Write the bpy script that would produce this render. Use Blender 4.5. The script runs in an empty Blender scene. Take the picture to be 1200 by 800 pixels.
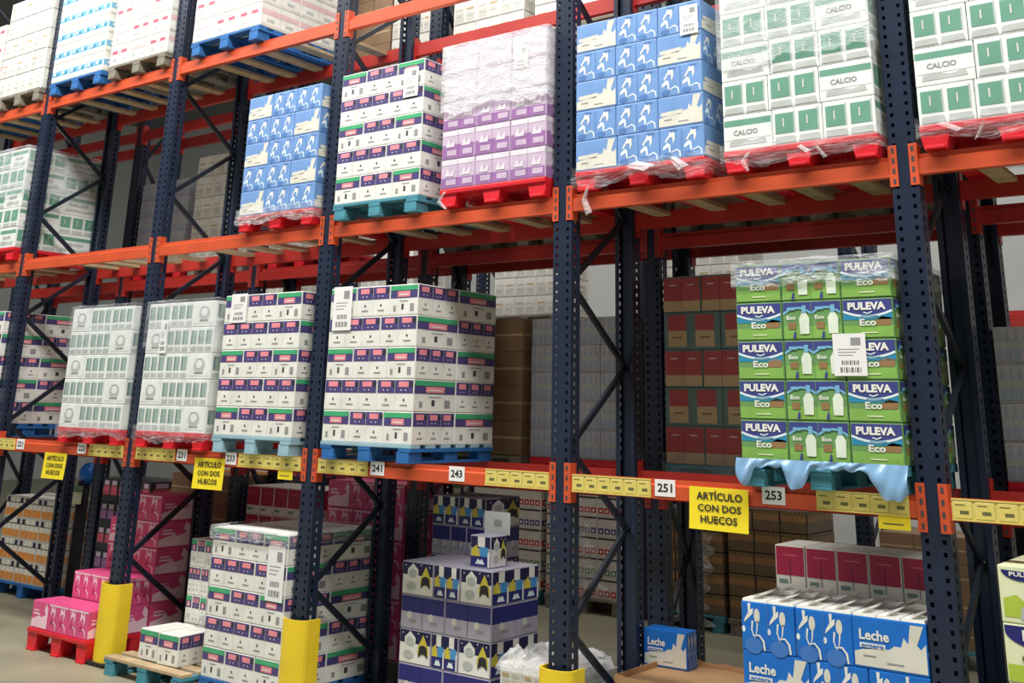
import bpy, bmesh, math, random
from mathutils import Vector, Matrix
rnd = random.Random(7)
SC = bpy.context.scene
COL = SC.collection

# ------------------------------------------------------------------ camera, world, light
cam = bpy.data.objects.new('camera', bpy.data.cameras.new('camera'))
COL.objects.link(cam)
yaw, pitch, roll = -0.650, 0.295, 0.024
cy, sy, cp, sp = math.cos(yaw), math.sin(yaw), math.cos(pitch), math.sin(pitch)
fw = Vector((sy * cp, cy * cp, sp)); r0 = Vector((cy, -sy, 0)); u0 = r0.cross(fw)
rt = r0 * math.cos(roll) + u0 * math.sin(roll); up = u0 * math.cos(roll) - r0 * math.sin(roll)
M = Matrix((rt, up, -fw)).transposed().to_4x4()
M.translation = Vector((9.308, -5.061, 1.780))
cam.matrix_world = M
cam.data.sensor_width = 36.0
cam.data.lens = 1254.2 / 1200 * 36
cam.data.shift_x = 0.0
cam.data.shift_y = -(400 - 101.5) / 1200
cam.data.clip_end = 200
SC.camera = cam

w = bpy.data.worlds.new('world'); SC.world = w; w.use_nodes = True
bg = w.node_tree.nodes['Background']
bg.inputs[0].default_value = (0.93, 0.97, 1.0, 1); bg.inputs[1].default_value = 0.22

def area(name, loc, sx, sy_, power, rot=(0, 0, 0), col=(1, .98, .95)):
    l = bpy.data.lights.new(name, 'AREA'); l.shape = 'RECTANGLE'; l.size = sx; l.size_y = sy_
    l.energy = power; l.color = col
    o = bpy.data.objects.new(name, l); o.location = loc; o.rotation_euler = rot; COL.objects.link(o)
    return o
area('front_aisle_roof_light', (4.5, -3.0, 8.4), 18, 1.2, 1650, (math.radians(14), 0, 0))
area('far_aisle_roof_light', (3.0, 3.0, 8.3), 14, 1.0, 230)
area('far_hall_roof_light', (2.0, 9.0, 8.3), 14, 1.2, 260)

SC.view_settings.view_transform = 'Standard'
SC.view_settings.look = 'None'
SC.view_settings.gamma = 1.0
SC.view_settings.exposure = 0.0
SC.view_settings.use_curve_mapping = False
SC.cycles.transparent_max_bounces = 32

# ------------------------------------------------------------------ materials
def lin(c): return tuple(((x / 255) / 12.92 if x / 255 <= .04045 else ((x / 255 + .055) / 1.055) ** 2.4) for x in c)
MATS = {}
def mat(name, rgb, rough=.5, var=.08, scale=9., metal=0., bump=0.):
    if name in MATS: return MATS[name]
    m = bpy.data.materials.new(name); m.use_nodes = True; nt = m.node_tree; b = nt.nodes['Principled BSDF']
    c = lin(rgb)
    tc = nt.nodes.new('ShaderNodeTexCoord'); nz = nt.nodes.new('ShaderNodeTexNoise')
    nz.inputs['Scale'].default_value = scale; nz.inputs['Detail'].default_value = 4
    nt.links.new(tc.outputs['Object'], nz.inputs['Vector'])
    rp = nt.nodes.new('ShaderNodeValToRGB'); rp.color_ramp.elements[0].position = .3; rp.color_ramp.elements[1].position = .7
    rp.color_ramp.elements[0].color = (*[x * (1 - var) for x in c], 1)
    rp.color_ramp.elements[1].color = (*[min(1, x * (1 + var)) for x in c], 1)
    nt.links.new(nz.outputs['Fac'], rp.inputs['Fac']); nt.links.new(rp.outputs['Color'], b.inputs['Base Color'])
    b.inputs['Roughness'].default_value = rough; b.inputs['Metallic'].default_value = metal
    if bump:
        bp = nt.nodes.new('ShaderNodeBump'); bp.inputs['Strength'].default_value = bump
        nt.links.new(nz.outputs['Fac'], bp.inputs['Height']); nt.links.new(bp.outputs['Normal'], b.inputs['Normal'])
    MATS[name] = m
    return m
PAL = dict(
    white=((236, 236, 228), .45), offwhite=((214, 211, 200), .5), grey=((150, 150, 150), .5), darkgrey=((70, 70, 74), .5),
    purple=((78, 70, 124), .45), pinklogo=((240, 146, 156), .45), green=((72, 172, 118), .45), ink=((40, 40, 48), .5),
    blue=((116, 156, 210), .42), blue_dark=((86, 126, 188), .42), splash=((222, 220, 206), .45), brightblue=((20, 112, 205), .4), midblue=((66, 122, 196), .42),
    calgreen=((108, 160, 138), .4), calwhite=((232, 236, 232), .4), calgrey=((188, 194, 190), .4),
    lilac=((204, 184, 206), .4), violet=((158, 112, 168), .4), lilacwhite=((228, 220, 228), .35),
    paletgreen=((158, 180, 170), .4), palepink=((232, 196, 198), .45), paleblue=((120, 182, 214), .45), rosestripe=((205, 90, 110), .45),
    navyband=((66, 72, 138), .4), teal=((48, 140, 178), .4), eco_green=((136, 184, 88), .4), eco_dark=((112, 158, 96), .4), foam=((226, 240, 244), .4), brown=((150, 116, 78), .5), bottle=((228, 240, 220), .4),
    pink=((222, 84, 138), .42), darkpink=((190, 44, 98), .42), pinkpale=((246, 208, 222), .45),
    redband=((186, 84, 86), .5), tan=((206, 180, 140), .6), tealgrey=((108, 134, 132), .5), cardboard=((182, 142, 100), .7), kraft=((150, 122, 94), .7),
    bluegrey=((164, 180, 200), .45), bottlegrey=((196, 196, 204), .45),
    navy=((38, 40, 116), .42), navydeep=((26, 26, 76), .45), yellow=((214, 200, 70), .45), skylogo=((70, 150, 210), .4), greylilac=((176, 172, 188), .45),
    orange_juice=((236, 150, 60), .4), capwhite=((240, 236, 222), .4), maroon=((160, 28, 68), .42), lime=((176, 200, 70), .4), limepale=((226, 232, 190), .4), ovalnavy=((34, 36, 110), .4),
    redpack=((196, 48, 52), .45), jar=((168, 128, 84), .4), jardark=((112, 98, 78), .35), olive=((104, 104, 64), .4), packgreen=((96, 140, 100), .45),
    charcoal=((52, 52, 58), .45))
for k, (c, ro) in PAL.items(): mat(k, c, ro)
mat('steel_navy', (30, 41, 62), .34, .15, 5)
mat('steel_brace', (26, 34, 46), .4, .15, 5)
mat('beam_orange', (208, 84, 46), .42, .1, 4)
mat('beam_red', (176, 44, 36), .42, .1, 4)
mat('guard_yellow', (246, 212, 44), .45, .07, 5)
mat('sign_yellow', (248, 224, 40), .5, .03, 3)
mat('strip_yellow', (226, 208, 112), .4, .06, 4)
mat('price_paper', (240, 226, 146), .5, .05, 20)
mat('paper', (240, 240, 238), .6, .02, 3)
mat('paper_grey', (196, 198, 196), .6, .02, 3)
mat('black_rubber', (28, 28, 30), .7)
mat('pallet_blue', (38, 104, 170), .7, .22, 6)
mat('pallet_teal', (70, 140, 158), .75, .22, 6)
mat('pallet_paleblue', (150, 186, 200), .75, .15, 6)
mat('pallet_wood', (188, 164, 128), .8, .22, 7)
mat('pallet_greywood', (128, 124, 110), .8, .22, 7)
mat('pallet_red', (220, 34, 48), .4, .1, 5)
mat('floor_concrete', (150, 146, 124), .45, .14, 1.6)
mat('wall_paint', (190, 192, 190), .7, .04, 1.2)
mat('ceiling_sheet', (120, 124, 126), .7, .04, 1.2)
mat('bluefilm_solid', (128, 168, 204), .25, .12, 14)

def film_mat(name, tint, alpha, gloss_rough=.18, scale=11., lo=.35, hi=.8):
    m = bpy.data.materials.new(name); m.use_nodes = True; nt = m.node_tree; nt.nodes.clear()
    out = nt.nodes.new('ShaderNodeOutputMaterial'); tr = nt.nodes.new('ShaderNodeBsdfTransparent')
    pr = nt.nodes.new('ShaderNodeBsdfPrincipled'); pr.inputs['Base Color'].default_value = (*lin(tint), 1)
    pr.inputs['Roughness'].default_value = gloss_rough; pr.inputs['Specular IOR Level'].default_value = .8
    mx = nt.nodes.new('ShaderNodeMixShader'); tc = nt.nodes.new('ShaderNodeTexCoord'); mp = nt.nodes.new('ShaderNodeMapping')
    mp.inputs['Scale'].default_value = (1., 1., 2.6)
    nz = nt.nodes.new('ShaderNodeTexNoise'); nz.inputs['Scale'].default_value = scale * .45; nz.inputs['Detail'].default_value = 6; nz.inputs['Distortion'].default_value = .8
    mr = nt.nodes.new('ShaderNodeMapRange'); mr.inputs['From Min'].default_value = lo; mr.inputs['From Max'].default_value = hi
    mr.inputs['To Min'].default_value = alpha[0]; mr.inputs['To Max'].default_value = alpha[1]
    L = nt.links.new
    L(tc.outputs['Object'], mp.inputs['Vector']); L(mp.outputs['Vector'], nz.inputs['Vector']); L(nz.outputs['Fac'], mr.inputs['Value'])
    L(mr.outputs['Result'], mx.inputs['Fac']); L(tr.outputs[0], mx.inputs[1]); L(pr.outputs[0], mx.inputs[2])
    bp = nt.nodes.new('ShaderNodeBump'); bp.inputs['Strength'].default_value = .5; bp.inputs['Distance'].default_value = .02
    n2 = nt.nodes.new('ShaderNodeTexNoise'); n2.inputs['Scale'].default_value = scale * 2; n2.inputs['Detail'].default_value = 3; n2.inputs['Distortion'].default_value = 1.5
    L(mp.outputs['Vector'], n2.inputs['Vector']); L(n2.outputs['Fac'], bp.inputs['Height']); L(bp.outputs['Normal'], pr.inputs['Normal'])
    L(mx.outputs[0], out.inputs['Surface'])
    MATS[name] = m
film_mat('film_thin', (235, 240, 245), (.06, .26))
film_mat('film_medium', (235, 240, 242), (.14, .5))
film_mat('film_heavy', (238, 238, 240), (.3, .78))
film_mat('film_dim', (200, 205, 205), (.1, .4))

# ------------------------------------------------------------------ mesh helpers
class MB:
    def __init__(s): s.v = []; s.f = []; s.m = []; s.mats = []
    def mi(s, m):
        if m not in s.mats: s.mats.append(m)
        return s.mats.index(m)
    def poly(s, pts, m):
        b = len(s.v); s.v += [tuple(p) for p in pts]; s.f.append(tuple(range(b, b + len(pts)))); s.m.append(s.mi(m))
    def tris(s, pts, faces, m):
        b = len(s.v); s.v += [tuple(p) for p in pts]; k = s.mi(m)
        for f in faces: s.f.append(tuple(b + i for i in f)); s.m.append(k)
    def box(s, x0, x1, y0, y1, z0, z1, m, ch=0.):
        if ch <= 0:
            P = [(x0, y0, z0), (x1, y0, z0), (x1, y1, z0), (x0, y1, z0), (x0, y0, z1), (x1, y0, z1), (x1, y1, z1), (x0, y1, z1)]
            s.tris(P, [(0, 3, 2, 1), (4, 5, 6, 7), (0, 1, 5, 4), (1, 2, 6, 5), (2, 3, 7, 6), (3, 0, 4, 7)], m); return
        bm = bmesh.new(); bmesh.ops.create_cube(bm, size=1)
        for v in bm.verts: v.co = Vector(((x0 + x1) / 2 + v.co.x * (x1 - x0), (y0 + y1) / 2 + v.co.y * (y1 - y0), (z0 + z1) / 2 + v.co.z * (z1 - z0)))
        bmesh.ops.bevel(bm, geom=bm.edges[:], offset=ch, segments=2, affect='EDGES', profile=.6)
        bm.verts.index_update()
        s.tris([v.co[:] for v in bm.verts], [tuple(v.index for v in f.verts) for f in bm.faces], m); bm.free()
    def bar(s, a, b, wx, wy, m, upv=(0, 0, 1)):
        a = Vector(a); b = Vector(b); d = (b - a).normalized(); q = d.cross(Vector(upv))
        if q.length < 1e-4: q = d.cross(Vector((1, 0, 0)))
        q.normalize(); r = q.cross(d).normalized()
        P = []
        for e in (a, b):
            for sx, sy in ((-1, -1), (1, -1), (1, 1), (-1, 1)): P.append(e + q * sx * wx / 2 + r * sy * wy / 2)
        s.tris(P, [(0, 3, 2, 1), (4, 5, 6, 7), (0, 1, 5, 4), (1, 2, 6, 5), (2, 3, 7, 6), (3, 0, 4, 7)], m)
    def tube(s, pts, r, m, n=8, cap=True):
        pts = [Vector(p) for p in pts]; rings = []
        R = r if isinstance(r, (list, tuple)) else [r] * len(pts)
        for i, p in enumerate(pts):
            d = (pts[min(i + 1, len(pts) - 1)] - pts[max(i - 1, 0)]).normalized()
            q = d.cross(Vector((0, 0, 1)));
            if q.length < 1e-3: q = Vector((1, 0, 0))
            q.normalize(); t = q.cross(d)
            rings.append([p + q * math.cos(2 * math.pi * k / n) * R[i] + t * math.sin(2 * math.pi * k / n) * R[i] for k in range(n)])
        P = [q for g in rings for q in g]; F = []
        for i in range(len(pts) - 1):
            for k in range(n): F.append((i * n + k, i * n + (k + 1) % n, (i + 1) * n + (k + 1) % n, (i + 1) * n + k))
        if cap: F += [tuple(range(n))[::-1], tuple((len(pts) - 1) * n + k for k in range(n))]
        s.tris(P, F, m)
    def mesh(s, name):
        me = bpy.data.meshes.new(name); me.from_pydata(s.v, [], s.f)
        for m in s.mats: me.materials.append(MATS[m])
        me.polygons.foreach_set('material_index', s.m)
        bm = bmesh.new(); bm.from_mesh(me); bmesh.ops.recalc_face_normals(bm, faces=bm.faces[:]) if False else None
        bm.to_mesh(me); bm.free(); me.update(); return me
    def build(s, name, parent=None, loc=(0, 0, 0)):
        o = bpy.data.objects.new(name, s.mesh(name)); COL.objects.link(o); o.location = loc
        if parent: o.parent = parent
        return o
def mobj(name, me, parent=None, loc=(0, 0, 0), rz=0.):
    o = bpy.data.objects.new(name, me); COL.objects.link(o); o.location = loc; o.rotation_euler[2] = rz
    if parent: o.parent = parent
    return o
def thing(name, loc=(0, 0, 0)):
    o = bpy.data.objects.new(name, None); COL.objects.link(o); o.location = loc; o.empty_display_size = .1; return o
def tag(o, label, cat, group=None):
    o['label'] = label; o['category'] = cat
    if group: o['group'] = group
    return o

TXT = {}
def text_tris(s, bold=.0):
    if (s, bold) in TXT: return TXT[(s, bold)]
    cu = bpy.data.curves.new('lettering', 'FONT'); cu.body = s; cu.size = 1; cu.offset = bold; cu.resolution_u = 2
    ob = bpy.data.objects.new('lettering', cu); COL.objects.link(ob)
    bpy.context.view_layer.update()
    ev = ob.evaluated_get(bpy.context.evaluated_depsgraph_get()); me = ev.to_mesh()
    P = [(v.co.x, v.co.y) for v in me.vertices]; F = [tuple(p.vertices) for p in me.polygons]
    ev.to_mesh_clear(); bpy.data.objects.remove(ob); bpy.data.curves.remove(cu)
    x0 = min(p[0] for p in P); x1 = max(p[0] for p in P); y0 = min(p[1] for p in P); y1 = max(p[1] for p in P)
    P = [((p[0] - x0) / (x1 - x0), (p[1] - y0) / (y1 - y0)) for p in P]
    TXT[(s, bold)] = (P, F, (x1 - x0) / (y1 - y0)); return TXT[(s, bold)]

class Face:
    """collects flat print (polygons) for one face of a carton, in metres u right, v up"""
    def __init__(s): s.it = []
    def poly(s, m, pts, l=1): s.it.append((m, pts, None, l))
    def rect(s, m, x0, y0, x1, y1, l=1): s.poly(m, [(x0, y0), (x1, y0), (x1, y1), (x0, y1)], l)
    def ell(s, m, cx, cy_, rx, ry, l=1, n=14, a0=0, a1=2 * math.pi):
        s.poly(m, [(cx + rx * math.cos(a0 + (a1 - a0) * k / n), cy_ + ry * math.sin(a0 + (a1 - a0) * k / n)) for k in range(n)], l)
    def stroke(s, m, pts, wd, l=1):
        W = wd if isinstance(wd, (list, tuple)) else [wd] * len(pts)
        n = len(pts); A = []; B = []
        for i in range(n):
            dx = pts[min(i + 1, n - 1)][0] - pts[max(i - 1, 0)][0]; dy = pts[min(i + 1, n - 1)][1] - pts[max(i - 1, 0)][1]
            q = math.hypot(dx, dy) or 1; nx, ny = -dy / q * W[i] / 2, dx / q * W[i] / 2
            A.append((pts[i][0] + nx, pts[i][1] + ny)); B.append((pts[i][0] - nx, pts[i][1] - ny))
        P = A + B; s.it.append((m, P, [(i, n + i, n + i + 1, i + 1) for i in range(n - 1)], l))
    def text(s, m, t, x0, y0, x1, y1, l=2, bold=.03):
        P, F, a = text_tris(t, bold)
        s.it.append((m, [(x0 + (x1 - x0) * p[0], y0 + (y1 - y0) * p[1]) for p in P], F, l))
    def put(s, mb, origin, U, V, N, eps=.0012):
        O = Vector(origin); U = Vector(U); V = Vector(V); N = Vector(N)
        for m, pts, F, l in s.it:
            P = [O + U * p[0] + V * p[1] + N * eps * l for p in pts]
            mb.tris(P, F or [tuple(range(len(P)))], m)

# ------------------------------------------------------------------ prints for each kind of carton
def seams(f, wd, h, n, m='grey'):
    for k in range(1, n): f.rect(m, wd * k / n - .0012, 0, wd * k / n + .0012, h, 3)
def cl(v, a, b): return max(a, min(b, v))
def st_wp(f, kind, wd, h, n, r):
    f.rect('purple', 0, .56 * h, wd, h)
    if kind == 'L':
        f.rect('green', 0, .83 * h, wd, h, 2); f.rect('pinklogo', .27 * wd, .6 * h, .73 * wd, .8 * h, 2)
        f.rect('white', .33 * wd, .66 * h, .67 * wd, .7 * h, 3)
        f.rect('grey', .35 * wd, .44 * h, .65 * wd, .47 * h); f.rect('darkgrey', .42 * wd, .16 * h, .5 * wd, .36 * h); f.rect('grey', .74 * wd, .1 * h, .88 * wd, .36 * h)
        f.rect('grey', .12 * wd, .1 * h, .2 * wd, .3 * h)
    else:
        b = wd / n
        for k in range(n):
            x = k * b
            f.rect('pinklogo', x + .2 * b, .77 * h, x + .75 * b, .95 * h, 2); f.rect('lilac', x + .3 * b, .64 * h, x + .38 * b, .69 * h, 2); f.rect('lilac', x + .55 * b, .64 * h, x + .63 * b, .69 * h, 2)
            f.ell('darkgrey', x + .5 * b, .34 * h, .05 * b, .05 * h); f.rect('grey', x + .3 * b, .14 * h, x + .7 * b, .19 * h)
            f.rect('charcoal', x + .82 * b, .78 * h, x + .99 * b, .94 * h, 2)
        seams(f, wd, h, n, 'offwhite')
def st_blue(f, kind, wd, h, n, r, ground=False):
    wt = 'splash'
    if kind == 'L':
        f.poly(wt, [(0, .02 * h), (wd, .02 * h), (wd, .62 * h), (.93 * wd, .5 * h), (.88 * wd, .58 * h), (.98 * wd, .98 * h), (.8 * wd, .98 * h), (.76 * wd, .58 * h), (.7 * wd, .7 * h), (.66 * wd, .5 * h), (.56 * wd, .5 * h), (.5 * wd, .42 * h), (.12 * wd, .36 * h), (0, .3 * h)])
        if ground: f.text('white', 'Leche', .08 * wd, .56 * h, .5 * wd, .78 * h); f.rect('white', .08 * wd, .4 * h, .44 * wd, .5 * h, 2); f.text('midblue', 'entera', .1 * wd, .415 * h, .42 * wd, .485 * h, 3)
        else: f.poly(wt, [(.04 * wd, .38 * h), (.5 * wd, .38 * h), (.56 * wd, .55 * h), (.05 * wd, .5 * h)])
        f.rect('grey', .12 * wd, .22 * h, .3 * wd, .25 * h, 2); f.rect('grey', .45 * wd, .12 * h, .68 * wd, .15 * h, 2)
    else:
        b = wd / n
        for k in range(n):
            x = k * b
            def P(*q): return [(x + a * b, c * h) for a, c in q]
            if ground:
                f.poly('white', P((.22, 1), (.34, 1), (.32, .86), (.44, .9), (.42, .78), (.22, .66), (.05, .56), (.1, .66), (.24, .8)))
                f.ell('splash', x + .58 * b, .74 * h, .12 * b, .16 * h)
                f.stroke('white', P((.4, .62), (.36, .42), (.48, .22), (.56, .4), (.6, .62)), [.07 * b, .05 * b, .06 * b, .04 * b, .06 * b])
                f.ell('midblue', x + .42 * b, .08 * h, .36 * b, .18 * h, 2)
                f.stroke('white', P((.4, .3), (.66, .32), (.82, .2), (.86, .0)), [.02 * b, .06 * b, .08 * b, .07 * b], 3)
                f.ell('foam', x + .04 * b, .42 * h, .07 * b, .07 * h)
            else:
                f.poly('white', P((.2, .6), (.4, .82), (.44, .92), (.52, .86), (.66, .9), (.68, .66), (.58, .5), (.56, .72), (.42, .72), (.24, .54)))
                f.poly('foam', P((.1, .4), (.32, .55), (.45, .48), (.48, .22), (.4, .2), (.36, .4), (.12, .3)))
                f.stroke('foam', P((.5, .2), (.76, .28), (.9, .2), (.92, .02)), [.05 * b, .07 * b, .07 * b, .05 * b])
                f.ell('blue_dark', x + .6 * b, .98 * h, .2 * b, .1 * h, 1, 12, math.pi, 2 * math.pi)
                f.ell('blue_dark', x + .28 * b, .1 * h, .22 * b, .1 * h)
        seams(f, wd, h, n, 'blue_dark')
def st_bluebright(f, kind, wd, h, n, r): st_blue(f, kind, wd, h, n, r, True)
def st_calcio(f, kind, wd, h, n, r):
    if kind == 'L':
        f.rect('calgreen', 0, .7 * h, wd, .9 * h); f.rect('calwhite', 0, .3 * h, wd, .7 * h); f.text('grey', 'CALCIO', .2 * wd, .42 * h, .72 * wd, .58 * h)
        f.poly('calgrey', [(.1 * wd, .1 * h), (.9 * wd, .12 * h), (.86 * wd, .3 * h), (.6 * wd, .22 * h), (.4 * wd, .3 * h), (.12 * wd, .26 * h)])
    else:
        b = wd / n
        for k in range(n):
            x = k * b
            f.rect('calgreen', x + .08 * b, .3 * h, x + .86 * b, .9 * h); f.rect('calgrey', x + .86 * b, .3 * h, x + .92 * b, .95 * h)
            f.poly('calgrey', [(x + .04 * b, .02 * h), (x + .96 * b, .02 * h), (x + .9 * b, .2 * h), (x + .1 * b, .2 * h)], 2); f.rect('offwhite', x + .4 * b, .5 * h, x + .46 * b, .75 * h, 2)
def st_palegreen(f, kind, wd, h, n, r):
    if kind == 'L':
        f.rect('calwhite', .02 * wd, .1 * h, .98 * wd, .95 * h); f.ell('calgrey', .5 * wd, .52 * h, .26 * wd, .3 * h, 2); f.ell('calwhite', .5 * wd, .58 * h, .15 * wd, .18 * h, 3)
        f.rect('grey', .3 * wd, .2 * h, .7 * wd, .25 * h, 3); f.rect('grey', .36 * wd, .76 * h, .6 * wd, .79 * h, 3)
    else:
        b = wd / n
        for k in range(n):
            x = k * b
            f.rect('paletgreen', x + .12 * b, .34 * h, x + .84 * b, .9 * h); f.rect('calgrey', x + .1 * b, .04 * h, x + .9 * b, .22 * h); f.rect('tealgrey', x + .12 * b, .34 * h, x + .26 * b, .9 * h, 2)
def st_lilac(f, kind, wd, h, n, r):
    top = r < 2
    if top:
        f.rect('lilacwhite', 0, .1 * h, wd, .9 * h); f.rect('lilac', 0, 0, wd, .1 * h); return
    b = wd / n
    f.rect('violet', 0, .0, wd, .5 * h if r % 2 else .36 * h); f.rect('lilacwhite', 0, .84 * h, wd, h)
    for k in range(n):
        x = k * b
        f.poly('lilacwhite', [(x + .2 * b, .42 * h), (x + .4 * b, .75 * h), (x + .5 * b, .5 * h), (x + .8 * b, .7 * h), (x + .75 * b, .42 * h)], 2); f.rect('lilac', x + .3 * b, .1 * h, x + .9 * b, .3 * h, 2)
    seams(f, wd, h, n, 'violet')
def st_rosewhite(f, kind, wd, h, n, r):
    b = wd / n
    f.rect('palepink', 0, .55 * h, wd, .8 * h); f.rect('offwhite', 0, 0, wd, .12 * h)
    for k in range(n): f.rect('rosestripe' if kind == 'E' else 'palepink', (k + .2) * b, .6 * h, (k + .75) * b, .74 * h, 2); f.rect('calgrey', (k + .3) * b, .2 * h, (k + .7) * b, .36 * h)
    seams(f, wd, h, n)
def st_bluewhite(f, kind, wd, h, n, r):
    b = wd / n
    f.rect('paleblue', 0, .3 * h, wd, .62 * h); f.rect('offwhite', 0, 0, wd, .1 * h)
    for k in range(n): f.rect('white', (k + .2) * b, .4 * h, (k + .5) * b, .55 * h, 2); f.rect('teal', (k + .55) * b, .36 * h, (k + .8) * b, .5 * h, 2); f.rect('limepale', (k + .3) * b, .7 * h, (k + .6) * b, .85 * h)
def st_plainwhite(f, kind, wd, h, n, r):
    b = wd / n
    for k in range(n): f.rect('offwhite', (k + .1) * b, .1 * h, (k + .9) * b, .5 * h); f.rect('calgrey', (k + .2) * b, .3 * h, (k + .7) * b, .38 * h, 2); f.rect('tan' if (k + r) % 3 == 0 else 'offwhite', (k + .15) * b, .6 * h, (k + .8) * b, .7 * h, 2)
    f.rect('grey', 0, 0, wd, .03 * h, 2)
def st_eco(f, kind, wd, h, n, r):
    wave = lambda x0, w_, a, c: [(x0 + w_ * t / 8, h * (a + c * (2 * t / 8 - 1) ** 2)) for t in range(9)]
    if kind == 'L':
        f.rect('eco_green', 0, 0, wd, .3 * h); f.rect('eco_dark', 0, .3 * h, wd, .5 * h)
        f.poly('brown', [(.66 * wd, .3 * h), (.96 * wd, .3 * h), (.98 * wd, .5 * h), (.8 * wd, .54 * h), (.66 * wd, .46 * h)], 2)
        f.poly('eco_green', [(0, .12 * h), (.3 * wd, .28 * h), (.7 * wd, .22 * h), (wd, .3 * h), (wd, 0), (0, 0)], 2)
        wv = wave(0, wd, .55, .14); f.poly('teal', [(0, .46 * h), (wd, .46 * h)] + wv[::-1], 2); f.poly('navyband', [(0, h), (0, .69 * h)] + wv[1:-1] + [(wd, .69 * h), (wd, h)], 2)
        f.stroke('foam', wv, [.06 * h] * 9, 3)
        f.text('white', 'PULEVA', .1 * wd, .72 * h, .88 * wd, .93 * h, 4, .05); f.stroke('foam', [(.42 * wd, .66 * h), (.5 * wd, .62 * h), (.6 * wd, .67 * h)], .03 * h, 4)
        f.rect('paleblue', .36 * wd, .55 * h, .7 * wd, .58 * h, 4); f.text('white', 'Eco', .33 * wd, .3 * h, .67 * wd, .48 * h, 4, .03); f.rect('limepale', .36 * wd, .1 * h, .68 * wd, .13 * h, 4)
    else:
        b = wd / n
        for k in range(n):
            x = k * b
            f.rect('eco_green', x, 0, x + b, .34 * h); f.rect('eco_dark', x, .34 * h, x + b, .68 * h)
            wv = wave(x, b, .84, -.16); f.poly('navyband', [(x, h), (x, .68 * h)] + wv[1:-1] + [(x + b, .68 * h), (x + b, h)], 2); f.stroke('paleblue', wv, [.06 * h] * 9, 3)
            f.poly('bottle', [(x + .58 * b, .12 * h), (x + .9 * b, .12 * h), (x + .92 * b, .55 * h), (x + .8 * b, .72 * h), (x + .8 * b, .86 * h), (x + .68 * b, .86 * h), (x + .68 * b, .72 * h), (x + .56 * b, .55 * h)], 4)
            f.rect('paleblue', x + .67 * b, .7 * h, x + .82 * b, .9 * h, 5); f.text('white', 'Eco', x + .12 * b, .52 * h, x + .44 * b, .63 * h, 4); f.rect('paleblue', x + .14 * b, .78 * h, x + .42 * b, .86 * h, 4)
            f.rect('brown', x + .16 * b, .26 * h, x + .44 * b, .44 * h, 3); f.poly('navyband', [(x + .32 * b, 0), (x + .42 * b, 0), (x + .44 * b, .18 * h), (x + .38 * b, .2 * h)], 4)
        seams(f, wd, h, n, 'eco_dark')
def st_navy(f, kind, wd, h, n, r):
    b = wd / n
    if r % 2:
        f.rect('navy', 0, .5 * h, wd, h); f.rect('greylilac', 0, 0, wd, .5 * h)
        for k in range(n): f.rect('grey', (k + .4) * b, .18 * h, (k + .7) * b, .28 * h, 2); f.ell('offwhite', (k + .4) * b, .4 * h, .12 * b, .12 * h, 2)
        seams(f, wd, h, n, 'navydeep'); return
    if kind == 'L':
        f.rect('navydeep', 0, .6 * h, wd, h); f.rect('white', 0, 0, wd, .6 * h)
        f.poly('white', [(.16 * wd, .6 * h), (.16 * wd, .78 * h), (.34 * wd, .98 * h), (.52 * wd, .78 * h), (.52 * wd, .6 * h)], 2); f.ell('calgrey', .34 * wd, .66 * h, .14 * wd, .14 * h, 3)
        f.poly('yellow', [(.6 * wd, .5 * h), (.78 * wd, .92 * h), (.96 * wd, .5 * h), (.96 * wd, .3 * h), (.6 * wd, .3 * h)], 3); f.poly('ink', [(.62 * wd, .2 * h), (.66 * wd, .55 * h), (.78 * wd, .6 * h), (.9 * wd, .55 * h), (.94 * wd, .2 * h), (.82 * wd, .32 * h), (.74 * wd, .32 * h)], 4)
        for q in ((.1, .9), (.62, .94), (.9, .9)): f.ell('foam', q[0] * wd, q[1] * h, .02 * wd, .025 * h, 4, 8)
        f.ell('calgrey', .3 * wd, .25 * h, .16 * wd, .14 * h, 3)
    else:
        for k in range(n):
            x = k * b
            f.rect('navydeep', x, .62 * h, x + b, h); f.rect('navy', x, 0, x + b, .34 * h); f.poly('yellow', [(x + .04 * b, .34 * h), (x + .04 * b, .56 * h), (x + .3 * b, .72 * h), (x + .5 * b, .34 * h)], 2)
            f.rect('skylogo', x + .5 * b, .34 * h, x + .9 * b, .66 * h, 2); f.rect('white', x + .36 * b, .66 * h, x + .74 * b, 1. * h, 2); f.poly('foam', [(x + .25 * b, .08 * h), (x + .75 * b, .08 * h), (x + .6 * b, .26 * h), (x + .5 * b, .2 * h), (x + .4 * b, .26 * h)], 3)
            f.rect('white', x + .9 * b, .0, x + b, .5 * h, 3)
def st_pink(f, kind, wd, h, n, r):
    if kind == 'L':
        f.poly('pinkpale', [(0, .02 * h), (wd, .02 * h), (wd, .8 * h), (.86 * wd, .98 * h), (.78 * wd, .7 * h), (.9 * wd, .55 * h), (.6 * wd, .42 * h), (.5 * wd, .5 * h), (0, .3 * h)]); f.rect('pinkpale', .1 * wd, .5 * h, .5 * wd, .58 * h); f.rect('pinkpale', .1 * wd, .64 * h, .42 * wd, .7 * h)
    else:
        b = wd / n
        for k in range(n):
            x = k * b
            P = lambda *q: [(x + a * b, c * h) for a, c in q]
            f.poly('pinkpale', P((.28, .98), (.5, .8), (.62, .96), (.72, .7), (.6, .42), (.56, .7), (.4, .72), (.2, .56))); f.stroke('pinkpale', P((.3, .3), (.6, .34), (.82, .24), (.86, .04)), [.03 * b, .08 * b, .1 * b, .06 * b])
            f.poly('darkpink', P((.2, .4), (.4, .5), (.5, .3), (.3, .2))); f.rect('pinkpale', x, .93 * h, x + b, h)
        seams(f, wd, h, n, 'darkpink')
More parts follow.
